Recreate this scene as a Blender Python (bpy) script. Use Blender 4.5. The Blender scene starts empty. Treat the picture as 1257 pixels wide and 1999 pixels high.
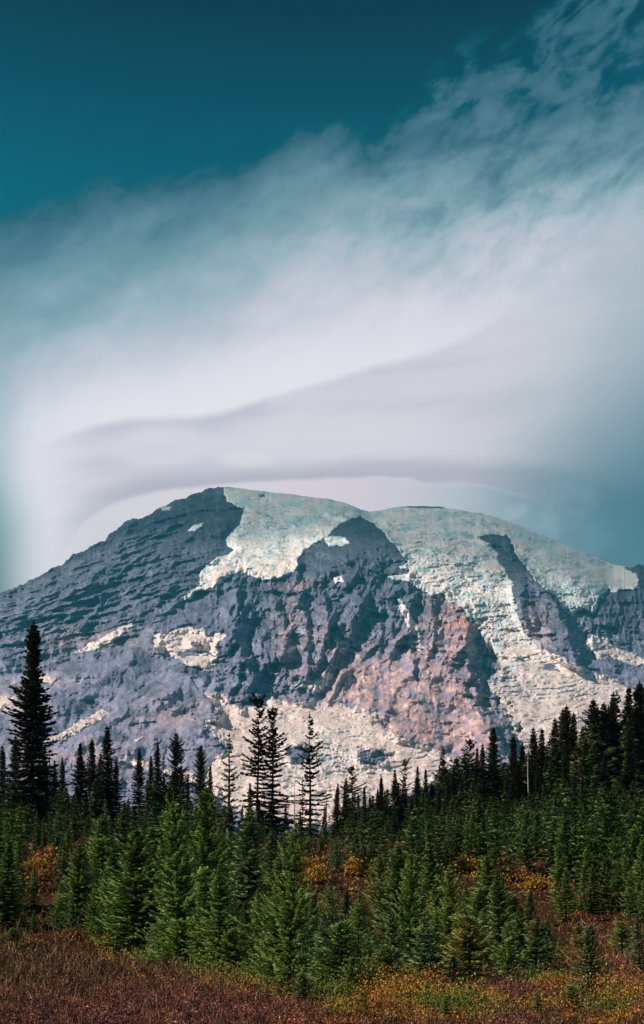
import bpy, math, random
import numpy as np

# ------------------------------------------------------------------ camera, sky, sun, exposure
sc = bpy.context.scene
COL = sc.collection
F = 2180.0            # focal length in photo pixels
YH = 1680.0           # photo row of the horizon
CX = 628.5
HAZE = 3.3e-5

cam_d = bpy.data.cameras.new('camera')
cam = bpy.data.objects.new('camera', cam_d)
COL.objects.link(cam)
cam.location = (0, 0, 0)
cam.rotation_euler = (math.radians(90), 0, 0)
cam_d.sensor_fit = 'VERTICAL'
cam_d.sensor_height = 36.0
cam_d.lens = 36.0 * F / 1999.0
cam_d.shift_y = (YH - 999.5) / 1999.0
cam_d.clip_start = 0.1
cam_d.clip_end = 90000
sc.camera = cam
sc.view_settings.view_transform = 'Standard'
sc.view_settings.look = 'None'
sc.view_settings.exposure = 0.25
sc.view_settings.gamma = 1.0
sc.cycles.use_denoising = True
sc.cycles.max_bounces = 4
sc.cycles.diffuse_bounces = 2
sc.cycles.transparent_max_bounces = 8
sc.cycles.volume_bounces = 0
sc.cycles.sample_clamp_indirect = 4.0

SUN = np.array([-0.77, -0.24, 0.59]); SUN /= np.linalg.norm(SUN)
sun_el = math.asin(SUN[2])
sun_az = math.atan2(SUN[0], SUN[1])       # clockwise from +Y
ld = bpy.data.lights.new('sun', 'SUN')
ld.energy = 5.0
ld.angle = math.radians(0.5)
ld.color = (1.0, 0.84, 0.725)
sun = bpy.data.objects.new('sun', ld)
COL.objects.link(sun)
sun.rotation_euler = (math.pi / 2 - sun_el, 0, math.pi - sun_az)


def lin(r, g, b):
    f = lambda c: (c / 255 / 12.92) if c / 255 <= 0.04045 else ((c / 255 + 0.055) / 1.055) ** 2.4
    return (f(r), f(g), f(b))


class G:
    """tiny writer of node graphs"""
    def __init__(s, nt):
        s.nt = nt
    def n(s, t, **kw):
        x = s.nt.nodes.new(t)
        for k, v in kw.items():
            setattr(x, k, v)
        return x
    def put(s, v, sock):
        if isinstance(v, bpy.types.NodeSocket):
            s.nt.links.new(v, sock)
        elif isinstance(v, (tuple, list)):
            n_ = len(sock.default_value)
            sock.default_value = tuple(v)[:n_] + ((1.0,) if n_ == 4 and len(v) == 3 else ())
        else:
            sock.default_value = v
    def m(s, op, a, b=0.0, c=0.0, clamp=False):
        x = s.n('ShaderNodeMath', operation=op, use_clamp=clamp)
        s.put(a, x.inputs[0]); s.put(b, x.inputs[1])
        if op in ('MULTIPLY_ADD',):
            s.put(c, x.inputs[2])
        return x.outputs[0]
    def add(s, *a):
        r = a[0]
        for b in a[1:]:
            r = s.m('ADD', r, b)
        return r
    def mul(s, *a):
        r = a[0]
        for b in a[1:]:
            r = s.m('MULTIPLY', r, b)
        return r
    def sub(s, a, b):
        return s.m('SUBTRACT', a, b)
    def sstep(s, v, a, b, lo=0.0, hi=1.0):
        x = s.n('ShaderNodeMapRange', interpolation_type='SMOOTHSTEP')
        s.put(v, x.inputs[0])
        if a > b:
            a, b, lo, hi = b, a, hi, lo
        for i, q in enumerate((a, b, lo, hi)):
            x.inputs[1 + i].default_value = q
        return x.outputs[0]
    def mix(s, f, a, b, mode='MIX'):
        x = s.n('ShaderNodeMix', data_type='RGBA', blend_type=mode)
        s.put(f, x.inputs[0]); s.put(a, x.inputs[6]); s.put(b, x.inputs[7])
        return x.outputs[2]
    def noise(s, vec, scale, detail=4.0, rough=0.5, dist=0.0, col=False):
        x = s.n('ShaderNodeTexNoise')
        s.put(vec, x.inputs['Vector']); x.inputs['Scale'].default_value = scale
        x.inputs['Detail'].default_value = detail; x.inputs['Roughness'].default_value = rough
        x.inputs['Distortion'].default_value = dist
        return x.outputs['Color' if col else 'Fac']
    def xyz(s, x_, y_, z_):
        x = s.n('ShaderNodeCombineXYZ')
        s.put(x_, x.inputs[0]); s.put(y_, x.inputs[1]); s.put(z_, x.inputs[2])
        return x.outputs[0]
    def curve(s, v, pts, x0, x1, y0, y1):
        """piecewise curve y(v) through pts, by a Float Curve node"""
        t = s.m('DIVIDE', s.sub(v, x0), x1 - x0, clamp=True)
        x = s.n('ShaderNodeFloatCurve')
        cu = x.mapping.curves[0]
        P = [((a - x0) / (x1 - x0), (b - y0) / (y1 - y0)) for a, b in pts]
        cu.points[0].location = P[0]; cu.points[1].location = P[-1]
        for p in P[1:-1]:
            cu.points.new(*p)
        x.mapping.update()
        s.put(t, x.inputs['Value'])
        return s.add(s.mul(x.outputs[0], y1 - y0), y0)
    def ramp(s, v, stops):
        x = s.n('ShaderNodeValToRGB')
        e = x.color_ramp.elements
        e[0].position, e[0].color = stops[0][0], (*stops[0][1], 1)
        e[1].position, e[1].color = stops[-1][0], (*stops[-1][1], 1)
        for p, c in stops[1:-1]:
            q = e.new(p); q.color = (*c, 1)
        s.put(v, x.inputs[0])
        return x.outputs[0]


AIR_ADD = (0.010, 0.046, 0.062)
AIR_TOP = (0.50,) * 3; AIR_MID = (0.53,) * 3; AIR_LOW = (0.58,) * 3


def make_world():
    w = bpy.data.worlds.new('World')
    sc.world = w
    w.use_nodes = True
    nt = w.node_tree
    nt.nodes.clear()
    g = G(nt)
    out = g.n('ShaderNodeOutputWorld')
    bg = g.n('ShaderNodeBackground')
    bg.inputs['Strength'].default_value = 0.1
    nt.links.new(bg.outputs[0], out.inputs[0])
    sky = g.n('ShaderNodeTexSky', sky_type='NISHITA', sun_disc=False)
    sky.sun_elevation = sun_el
    sky.sun_rotation = sun_az
    tc = g.n('ShaderNodeTexCoord')
    sep = g.n('ShaderNodeSeparateXYZ')
    nt.links.new(tc.outputs['Generated'], sep.inputs[0])
    x, y, z = sep.outputs
    az = g.m('ARCTAN2', x, y)
    hyp = g.m('MAXIMUM', g.m('SQRT', g.add(g.mul(x, x), g.mul(y, y))), 0.2)
    el = g.m('DIVIDE', z, hyp)
    A = g.mul(az, 1.773)            # azimuth, 1 = 1000 photo pixels, 0 = left edge of the view
    A = g.add(A, 0.5 * 1.257)
    # Mercator-like height, grows downward from the zenith: 1.68 is the horizon
    E = g.sub(1.68, g.mul(el, 2.18 * 1.01))
    A = g.add(g.mul(az, 2.180 * 1.015), 0.6285)
    P = g.xyz(A, E, 0.0)
    # slow warp
    wn = g.noise(P, 1.7, 3, 0.5)
    wn2 = g.noise(g.xyz(A, E, 3.7), 4.0, 4, 0.55)
    w1 = g.sub(wn, 0.5)
    w2 = g.sub(wn2, 0.5)
    # --- clear teal sky, deepest overhead
    nis = g.mix(1.0, sky.outputs[0], lin(150, 235, 235), 'MULTIPLY')
    teal = g.ramp(g.m('MULTIPLY_ADD', E, 0.5, 0.25, clamp=True), [
        (0.0, lin(1, 56, 74)), (0.25, lin(1, 60, 77)), (0.36, lin(1, 82, 101)), (0.46, lin(1, 98, 116)),
        (0.58, lin(20, 112, 128)), (0.85, lin(48, 138, 144)), (1.0, lin(70, 150, 155))])
    teal = g.mix(0.04, teal, g.mix(1.0, nis, (0.1, 0.1, 0.1), 'MULTIPLY'))
    # --- high cloud bank, rising to the right
    Bc = g.curve(A, [(-1.0, 0.75), (-0.3, 0.52), (0.0, 0.44), (0.15, 0.37), (0.35, 0.30), (0.5, 0.265), (0.62, 0.215), (0.72, 0.225),
                     (0.80, 0.16), (0.90, 0.05), (1.0, 0.02), (1.12, -0.06), (1.25, -0.14), (1.7, -0.3), (2.2, -0.4)], -1.0, 2.2, -0.6, 1.0)
    # streaks along the bank
    ca, sa = math.cos(math.radians(-32)), math.sin(math.radians(-32))
    s1 = g.add(g.mul(A, ca), g.mul(E, sa))
    s2 = g.add(g.mul(A, -sa), g.mul(E, ca))
    st = g.noise(g.xyz(g.mul(s1, 1.5), g.mul(s2, 3.4), g.mul(w1, 0.8)), 2.2, 6, 0.52, 0.25)
    st2 = g.noise(g.xyz(g.mul(s1, 2.0), g.mul(s2, 3.2), 5.0), 6.0, 5, 0.6, 0.3)
    q = g.add(g.sub(E, Bc), g.mul(w2, 0.05), g.mul(g.sub(st, 0.5), 0.20), g.mul(g.sub(st2, 0.5), 0.05))
    Bs = g.curve(A, [(-1.0, 0.70), (-0.3, 0.50), (0.0, 0.47), (0.3, 0.355), (0.6, 0.235), (0.9, 0.165), (1.25, 0.13), (2.2, 0.0)], -1.0, 2.2, -0.6, 1.0)
    qs = g.add(g.sub(E, Bs), g.mul(w2, 0.10), g.mul(g.sub(st, 0.5), 0.20), g.mul(g.sub(st2, 0.5), 0.07), g.mul(w1, 0.12))
    depth = g.curve(qs, [(-0.4, 0.27), (-0.1, 0.27), (0.0, 0.30), (0.10, 0.40), (0.19, 0.56), (0.27, 0.72), (0.36, 0.86), (0.45, 0.95), (0.56, 1.0), (1.2, 1.0)], -0.4, 1.2, 0.0, 1.0)
    depth = g.mul(depth, g.sstep(q, -0.05, 0.15))
    depth = g.sub(depth, g.mul(g.sstep(st2, 0.60, 0.30), g.mul(g.sstep(E, 0.66, 0.42), g.add(0.03, g.mul(g.sstep(A, 0.55, 1.0), 0.08)))))
    # dappled holes high on the right
    dap = g.noise(g.xyz(g.mul(s1, 1.3), g.mul(s2, 2.2), 9.0), 7.0, 5, 0.55, 0.5)
    hole = g.mul(g.sstep(dap, 0.38, 0.70), g.sstep(A, 0.60, 1.0), g.sstep(E, 0.55, 0.28))
    depth = g.sub(depth, g.mul(hole, 0.26))
    rim = g.m('MAXIMUM', g.mul(g.sstep(A, 0.68, 1.0), g.sstep(g.add(E, g.mul(w2, 0.12)), 0.50, 0.16)), g.mul(g.sstep(A, 1.02, 1.25), 0.35))
    depth = g.m('MULTIPLY', depth, g.sub(1.0, g.mul(rim, 0.28)), clamp=True)
    cl = g.ramp(depth, [(0.0, lin(8, 86, 106)), (0.12, lin(52, 100, 119)), (0.3, lin(84, 124, 142)), (0.5, lin(118, 153, 166)),
                        (0.66, lin(152, 177, 188)), (0.8, lin(186, 193, 206)), (0.92, lin(211, 212, 223)), (1.0, lin(225, 223, 230))])
    c = g.mix(g.sstep(depth, 0.0, 0.16), teal, cl)
    # --- lenticular cloud sheet: sharp upper edge, shaded underside
    E1 = g.curve(A, [(-0.3, 0.92), (0.05, 0.885), (0.12, 0.862), (0.18, 0.838), (0.24, 0.822), (0.32, 0.812), (0.40, 0.803), (0.455, 0.788), (0.51, 0.767), (0.56, 0.752),
                     (0.62, 0.735), (0.68, 0.718), (0.73, 0.702), (0.78, 0.692), (0.85, 0.676), (0.93, 0.645), (1.0, 0.60), (1.1, 0.52), (1.25, 0.45), (1.8, 0.3)],
                 -0.3, 1.8, 0.2, 1.0)
    d1 = g.add(g.sub(E, E1), g.mul(w2, 0.010))
    edge = g.sstep(A, 0.86, 1.08)                      # the edge blurs to the right
    up1 = g.sstep(d1, -0.006, 0.016)
    up1b = g.sstep(g.add(d1, g.mul(w1, 0.08)), -0.05, 0.12)
    up = g.add(g.mul(up1, g.sub(1.0, edge)), g.mul(up1b, edge))
    up = g.mul(up, g.sstep(A, 0.03, 0.22), g.sub(1.0, g.mul(g.sstep(A, 0.85, 1.2), 0.35)))
    lay = g.noise(g.xyz(g.mul(A, 1.2), g.mul(g.add(E, g.mul(A, 0.12)), 7.0), 4.4), 2.4, 5, 0.55, 0.3)
    grey = g.mix(g.sstep(d1, 0.0, 0.14), lin(192, 193, 206), lin(203, 201, 211))
    grey = g.mix(g.mul(g.sstep(lay, 0.40, 0.62), 0.5), grey, lin(214, 211, 219))
    grey = g.mix(g.mul(g.sstep(lay, 0.50, 0.34), 0.35), grey, lin(182, 184, 198))
    right = g.sstep(A, 0.78, 1.35)
    grey = g.mix(g.mul(right, g.sstep(E, 0.40, 1.0)), grey, lin(128, 150, 162))
    c = g.mix(g.mul(g.sstep(d1, -0.14, -0.01), g.mul(g.sstep(A, 0.95, 0.55), g.mul(g.sstep(A, 0.0, 0.2), 0.6))), c, lin(229, 226, 232))
    c = g.mix(g.mul(up, 0.92), c, grey)
    # brighter lens bodies in the sheet
    def lens(cx, cy, rx, ry, soft, tilt=0.0):
        dx = g.m('DIVIDE', g.sub(A, cx), rx)
        dy = g.m('DIVIDE', g.sub(g.sub(E, cy), g.mul(g.sub(A, cx), tilt)), ry)
        r = g.m('SQRT', g.add(g.mul(dx, dx), g.mul(dy, dy)))
        r = g.add(r, g.mul(w2, 0.5))
        return g.sstep(r, 1.0 + soft, 1.0 - soft)
    c = g.mix(g.mul(lens(0.62, 0.845, 0.17, 0.045, 0.45, -0.05), 0.6), c, lin(216, 212, 219))
    c = g.mix(g.mul(lens(0.475, 0.890, 0.055, 0.016, 0.45), 0.6), c, lin(222, 217, 222))
    c = g.mix(g.mul(lens(0.31, 0.872, 0.11, 0.035, 0.4, -0.10), 0.5), c, lin(222, 219, 225))
    # --- cap cloud arching over the summit
    E2 = g.curve(A, [(-0.3, 1.5), (0.05, 1.16), (0.12, 1.02), (0.17, 0.975), (0.25, 0.94), (0.33, 0.925), (0.45, 0.915), (0.60, 0.905), (0.75, 0.90), (0.9, 0.905), (1.1, 0.93), (1.6, 1.1)],
                 -0.3, 1.6, 0.85, 1.55)
    E3 = g.curve(A, [(-0.3, 1.55), (0.05, 1.25), (0.12, 1.10), (0.20, 1.0), (0.30, 0.962), (0.38, 0.948), (0.45, 0.938), (0.55, 0.930), (0.66, 0.926), (0.75, 0.925), (0.83, 0.934), (0.93, 0.946), (1.0, 0.965),
                     (1.1, 1.0), (1.6, 1.2)], -0.3, 1.6, 0.85, 1.6)
    b2 = g.mul(g.sstep(g.add(E, g.mul(w2, 0.02)), 0.0, 1.0), 1.0)
    lo2 = g.sub(E, E2)
    wn3 = g.noise(g.xyz(g.mul(A, 1.0), g.mul(E, 2.0), 1.1), 9.0, 5, 0.55)
    lo3 = g.add(g.sub(E, E3), g.mul(w2, 0.012), g.mul(g.sub(wn3, 0.5), g.add(0.004, g.mul(g.sstep(A, 0.45, 0.95), 0.035))))
    band = g.mul(g.sstep(g.add(lo2, g.mul(g.sub(lay, 0.5), 0.05)), -0.025, 0.022), g.sstep(lo3, 0.008, -0.006))
    c = g.mix(g.mul(band, g.mul(g.sstep(A, 0.06, 0.3), 0.85)), c, g.mix(right, lin(174, 174, 188), lin(136, 152, 165)))
    under = g.sstep(lo3, -0.006, 0.011)
    ucol = g.ramp(A, [(0.0, lin(196, 208, 214)), (0.12, lin(212, 209, 215)), (0.4, lin(214, 208, 214)), (0.62, lin(213, 201, 209)), (0.78, lin(200, 196, 206)), (0.9, lin(176, 184, 194)), (1.0, lin(150, 170, 181))])
    c = g.mix(g.mul(under, g.mul(g.sstep(A, 0.08, 0.2), 0.9)), c, ucol)
    # puffs rising off the right shoulder
    pf = g.noise(g.xyz(A, g.mul(E, 1.3), 2.0), 11.0, 4, 0.55, 0.3)
    puff = g.mul(g.sstep(g.add(g.sub(E, 0.975), g.mul(g.sub(pf, 0.5), 0.16)), -0.015, 0.03), g.sstep(A, 0.80, 0.96), g.sstep(A, 1.30, 1.0))
    PUFF = puff
    # --- teal at lower right; vignette painted in along the left
    rt = g.mul(g.sstep(g.add(A, g.mul(E, 0.55), g.mul(w1, 0.25)), 1.38, 1.85), g.sstep(E, 0.55, 0.95))
    c = g.mix(g.mul(g.sstep(g.add(A, g.mul(w1, 0.5)), 0.95, 1.35), g.mul(g.sstep(E, 0.40, 0.62), 0.45)), c, lin(140, 168, 178))
    c = g.mix(g.mul(rt, 0.9), c, g.ramp(E, [(0.5, lin(118, 148, 158)), (0.9, lin(98, 132, 146)), (1.0, lin(70, 112, 128))]))
    lf = g.mul(g.sstep(g.add(A, g.mul(g.sub(1.0, g.sstep(E, 0.90, 1.05)), 0.02), g.mul(w1, 0.06)), 0.115, -0.03), g.sstep(E, 0.35, 0.75))
    lfc = g.ramp(g.m('MULTIPLY', E, 0.8), [(0.40, lin(60, 105, 120)), (0.58, lin(140, 166, 177)), (0.70, lin(146, 176, 186)), (0.80, lin(96, 150, 156)), (0.90, lin(20, 104, 112))])
    c = g.mix(g.mul(lf, 0.9), c, lfc)
    c = g.mix(g.mul(PUFF, g.add(0.25, g.mul(g.sstep(pf, 0.42, 0.62), 0.6))), c, g.mix(g.sstep(A, 0.85, 1.2), lin(178, 190, 200), lin(112, 150, 162)))
    # --- near the horizon and behind
    c = g.mix(g.sstep(E, 1.25, 1.7), c, lin(105, 145, 158))
    # seen through the air in front of it
    c = g.mix(1.0, c, AIR_ADD, 'SUBTRACT')
    c = g.mix(1.0, c, (0, 0, 0), 'LIGHTEN')
    kk = g.ramp(g.m('MULTIPLY', E, 0.6, clamp=True), [(0.0, AIR_TOP), (0.35, AIR_MID), (0.6, AIR_LOW)])
    gl = g.mix(1.0, g.mix(1.0, c, kk, 'MULTIPLY'), (20, 20, 20), 'MULTIPLY')
    gl = g.mix(g.sstep(E, 1.70, 1.8), gl, (0.2, 0.25, 0.25))
    nt.links.new(gl, bg.inputs['Color'])


make_world()


# ------------------------------------------------------------------ numpy helpers
def perlin(x, y, seed=0):
    r = np.random.RandomState(seed)
    perm = r.permutation(512)
    ang = r.rand(512) * 2 * np.pi
    gx, gy = np.cos(ang), np.sin(ang)
    xi = np.floor(x).astype(int); yi = np.floor(y).astype(int)
    xf = x - xi; yf = y - yi
    def gr(ix, iy, fx, fy):
        h = perm[(perm[ix & 511] + iy) & 511]
        return gx[h] * fx + gy[h] * fy
    u = xf * xf * xf * (xf * (xf * 6 - 15) + 10); v = yf * yf * yf * (yf * (yf * 6 - 15) + 10)
    a = gr(xi, yi, xf, yf); b = gr(xi + 1, yi, xf - 1, yf)
    c = gr(xi, yi + 1, xf, yf - 1); d = gr(xi + 1, yi + 1, xf - 1, yf - 1)
    return ((a + (b - a) * u) + ((c + (d - c) * u) - (a + (b - a) * u)) * v) * 1.5


def fbm(x, y, seed=0, o=5, g_=0.5, l=2.03):
    s = 0; a = 1.0; t = 0
    for i in range(o):
        s = s + a * perlin(x, y, seed + i * 17); t += a
        a *= g_; x = x * l + 11.3; y = y * l - 7.1
    return s / t


def ridged(x, y, seed=0, o=5, g_=0.5, l=2.03):
    s = 0; a = 1.0; t = 0; w = 1.0
    for i in range(o):
        n = 1 - np.abs(perlin(x, y, seed + i * 13)) * 1.6
        n = np.clip(n, 0, 1) ** 2
        s = s + a * n * w; t += a; w = np.clip(n * 1.5, 0.2, 1)
        a *= g_; x = x * l + 5.3; y = y * l + 9.1
    return s / t


def ss(x, a, b):
    t = np.clip((x - a) / (b - a), 0, 1)
    return t * t * (3 - 2 * t)


def inside(P, x, y):
    P = np.asarray(P, float)
    r = np.zeros(x.shape, bool)
    n = len(P)
    sel = (x > P[:, 0].min()) & (x < P[:, 0].max()) & (y > P[:, 1].min()) & (y < P[:, 1].max())
    xs = x[sel]; ys = y[sel]; rr = np.zeros(xs.shape, bool)
    for i in range(n):
        x1, y1 = P[i]; x2, y2 = P[(i + 1) % n]
        if y1 == y2:
            continue
        c = (y1 > ys) != (y2 > ys)
        rr ^= c & (xs < (x2 - x1) * (ys - y1) / (y2 - y1) + x1)
    r[sel] = rr
    return r


def segdist(P, x, y):
    """distance to a polyline, signed side (+ = right of the line as it runs down), and arc parameter"""
    P = np.asarray(P, float)
    best = np.full(x.shape, 1e9); side = np.zeros(x.shape); par = np.zeros(x.shape)
    for i in range(len(P) - 1):
        ax, ay = P[i, :2]; bx, by = P[i + 1, :2]
        dx, dy = bx - ax, by - ay
        t = np.clip(((x - ax) * dx + (y - ay) * dy) / (dx * dx + dy * dy), 0, 1)
        qx = x - ax - t * dx; qy = y - ay - t * dy
        d = np.hypot(qx, qy)
        m = d < best
        best = np.where(m, d, best)
        side = np.where(m, np.sign(qx * dy - qy * dx), side)
        par = np.where(m, i + t, par)
    return best, side, par


def polydist(P, x, y):
    P = list(P) + [P[0]]
    d = segdist(P, x, y)[0]
    return np.where(inside(P[:-1], x, y), d, -d)


def mesh_from(name, V, Fc, mat=None, parent=None, smooth=True, attrs=None, vcols=None):
    """V (n,3), Fc (m,3|4) numpy"""
    me = bpy.data.meshes.new(name)
    V = np.ascontiguousarray(V, dtype=np.float32)
    Fc = np.asarray(Fc, dtype=np.int32)
    k = Fc.shape[1]
    me.vertices.add(len(V)); me.vertices.foreach_set('co', V.ravel())
    me.loops.add(Fc.size); me.loops.foreach_set('vertex_index', Fc.ravel())
    me.polygons.add(len(Fc))
    me.polygons.foreach_set('loop_start', np.arange(0, Fc.size, k, dtype=np.int32))
    me.polygons.foreach_set('loop_total', np.full(len(Fc), k, dtype=np.int32))
    me.polygons.foreach_set('use_smooth', np.full(len(Fc), smooth, dtype=bool))
    me.update(calc_edges=True)
    for an, av in (attrs or {}).items():
        a = me.attributes.new(an, 'FLOAT', 'POINT')
        a.data.foreach_set('value', np.ascontiguousarray(av, dtype=np.float32).ravel())
    for an, av in (vcols or {}).items():
        a = me.attributes.new(an, 'FLOAT_COLOR', 'POINT')
        c = np.ones((len(V), 4), np.float32); c[:, :3] = av
        a.data.foreach_set('color', c.ravel())
    if mat:
        me.materials.append(mat)
    o = bpy.data.objects.new(name, me)
    COL.objects.link(o)
    if parent:
        o.parent = parent
    return o


def grid_faces(nr, nc):
    i = np.arange(nr - 1)[:, None] * nc + np.arange(nc - 1)[None, :]
    return np.stack([i, i + 1, i + nc + 1, i + nc], -1).reshape(-1, 4)


def new_mat(name):
    m = bpy.data.materials.new(name)
    m.use_nodes = True
    nt = m.node_tree
    nt.nodes.clear()
    g = G(nt)
    out = g.n('ShaderNodeOutputMaterial')
    b = g.n('ShaderNodeBsdfPrincipled')
    nt.links.new(b.outputs[0], out.inputs[0])
    return m, g, b, out


# ------------------------------------------------------------------ the mountain
SKY = np.array([(-900, 1560), (-500, 1400), (-250, 1265), (-100, 1200), (0, 1160), (30, 1146), (50, 1138), (68, 1128), (80, 1122), (100, 1112), (120, 1100), (135, 1090), (150, 1082), (165, 1072), (180, 1066),
                (205, 1054), (213, 1040), (225, 1037), (235, 1026), (243, 1019), (255, 1015), (280, 1010), (300, 1001), (310, 992), (315, 988), (330, 983), (350, 975), (370, 967), (395, 958), (415, 953), (433, 951), (450, 952),
                (480, 956), (520, 961), (580, 967), (610, 972), (640, 975), (665, 980), (690, 989), (706, 997), (722, 1000), (745, 997), (760, 994), (775, 990), (800, 988), (860, 989), (875, 993),
                (905, 998), (940, 1003), (970, 1012), (1000, 1022), (1030, 1034), (1060, 1046), (1090, 1059), (1120, 1073), (1150, 1084), (1180, 1096), (1200, 1104),
                (1215, 1107), (1235, 1107), (1257, 1103), (1320, 1092), (1420, 1110), (1600, 1180), (1800, 1300), (2200, 1500)], float)

ICE = [
    # upper left ice field with its hanging snout
    [(440, 940), (480, 940), (600, 940), (725, 985), (716, 1006), (690, 1011), (664, 1022), (640, 1046), (612, 1062), (594, 1074), (580, 1092), (580, 1104), (573, 1118), (558, 1122), (548, 1127), (530, 1131), (500, 1127), (478, 1118), (462, 1117), (448, 1126), (435, 1136),
     (418, 1146), (398, 1151), (380, 1160), (364, 1172), (361, 1168), (378, 1152), (392, 1145), (392, 1131), (388, 1121), (402, 1106), (425, 1088), (446, 1082), (458, 1073), (445, 1068), (442, 1056), (455, 1038), (468, 1022), (478, 1002), (462, 985), (445, 978), (438, 965)],
    # main glacier pouring from the summit between the cleavers
    [(716, 985), (760, 985), (900, 985), (960, 1000), (1010, 1018), (1040, 1030), (1030, 1060), (1005, 1060), (990, 1046), (965, 1040), (932, 1048), (955, 1062), (975, 1082), (968, 1092), (985, 1108), (990, 1122), (1005, 1140), (1000, 1150), (1006, 1180), (1016, 1212), (1020, 1234),
     (1040, 1246), (1068, 1268), (1105, 1288), (1150, 1306), (1200, 1325), (1290, 1372), (1290, 1560), (1010, 1560), (1000, 1470), (990, 1430), (978, 1400), (960, 1370), (948, 1345), (955, 1320), (975, 1302), (972, 1285), (958, 1262), (935, 1232),
     (915, 1206), (905, 1188), (880, 1178), (870, 1160), (845, 1160), (820, 1148), (795, 1136), (770, 1130), (755, 1128), (790, 1122), (800, 1116), (778, 1106), (795, 1098), (775, 1068), (750, 1040), (724, 1018), (706, 1010)],
    # right ice field
    [(1000, 1010), (1150, 1060), (1205, 1090), (1222, 1112), (1242, 1120), (1248, 1130), (1245, 1146), (1220, 1152), (1180, 1156), (1168, 1166), (1166, 1184), (1152, 1194), (1130, 1192), (1118, 1204), (1105, 1190), (1090, 1166),
     (1068, 1150), (1045, 1130), (1028, 1108), (1008, 1082), (1002, 1066), (994, 1050), (985, 1030)],
    # lower glacier
    [(398, 1352), (430, 1352), (448, 1365), (470, 1382), (485, 1375), (500, 1378), (515, 1372), (522, 1355), (545, 1340), (575, 1336), (600, 1330), (625, 1318), (645, 1306), (652, 1322), (636, 1342), (620, 1352), (600, 1362), (640, 1372), (690, 1378), (728, 1384), (745, 1396),
     (735, 1408), (760, 1425), (790, 1440), (830, 1456), (870, 1472), (890, 1490), (860, 1520), (800, 1560), (700, 1600), (600, 1620), (480, 1600), (430, 1560), (400, 1540), (392, 1505), (420, 1482), (442, 1462), (425, 1440), (402, 1424), (400, 1408), (425, 1404), (430, 1390), (415, 1372)],
    # snowfields and tongues
    [(296, 1243), (318, 1240), (345, 1230), (362, 1222), (378, 1228), (400, 1230), (410, 1240), (440, 1238), (432, 1252), (420, 1262), (428, 1280), (424, 1296), (408, 1310), (390, 1304), (362, 1298), (335, 1286), (312, 1272), (300, 1258)],
    [(137, 1276), (155, 1266), (175, 1257), (196, 1248), (215, 1236), (240, 1222), (262, 1213), (258, 1224), (236, 1240), (210, 1256), (185, 1268), (155, 1276)],
    [(84, 1454), (120, 1428), (160, 1404), (200, 1386), (214, 1388), (206, 1400), (165, 1422), (125, 1446), (90, 1456)],
    [(-40, 1362), (20, 1356), (42, 1362), (30, 1378), (0, 1386), (-40, 1392)],
    [(776, 1168), (784, 1174), (800, 1198), (814, 1222), (822, 1240), (820, 1275), (812, 1270), (816, 1244), (806, 1232), (792, 1212), (780, 1192)],
    [(634, 1050), (650, 1046), (672, 1048), (684, 1060), (670, 1065), (642, 1066)],
    [(367, 1036), (382, 1026), (398, 1020), (396, 1029), (380, 1036)],
    [(254, 1446), (275, 1436), (288, 1438), (270, 1445)],
    [(60, 1322), (85, 1318), (112, 1326), (100, 1334), (66, 1332)],
    [(558, 1272), (566, 1264), (580, 1262), (572, 1271), (562, 1276)],
    [(1134, 1256), (1150, 1248), (1160, 1238), (1185, 1252), (1215, 1272), (1290, 1296), (1290, 1306), (1230, 1296), (1195, 1284), (1168, 1288), (1160, 1276)],
    [(228, 1478), (262, 1476), (300, 1490), (310, 1502), (270, 1500), (240, 1490)],
    [(300, 1506), (340, 1502), (380, 1510), (400, 1530), (360, 1528), (330, 1518)],
    [(650, 1128), (668, 1126), (672, 1136), (655, 1140)],
    [(315, 991), (334, 990), (330, 995), (318, 996)],
]
# rock showing through the ice
NOICE = [[(766, 991), (790, 984), (830, 984), (868, 990), (872, 994), (840, 993), (800, 992)],
         [(505, 966), (516, 964), (520, 970), (508, 972)], [(372, 1254), (392, 1254), (394, 1262), (376, 1262)],
         [(520, 1340), (560, 1336), (600, 1342), (625, 1354), (610, 1366), (575, 1372), (540, 1366)],
         [(640, 1348), (700, 1346), (735, 1362), (730, 1382), (690, 1376), (650, 1366)], [(700, 1470), (730, 1462), (760, 1476), (740, 1494), (705, 1488)], [(560, 1462), (590, 1456), (600, 1474), (570, 1482)]]

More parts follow.
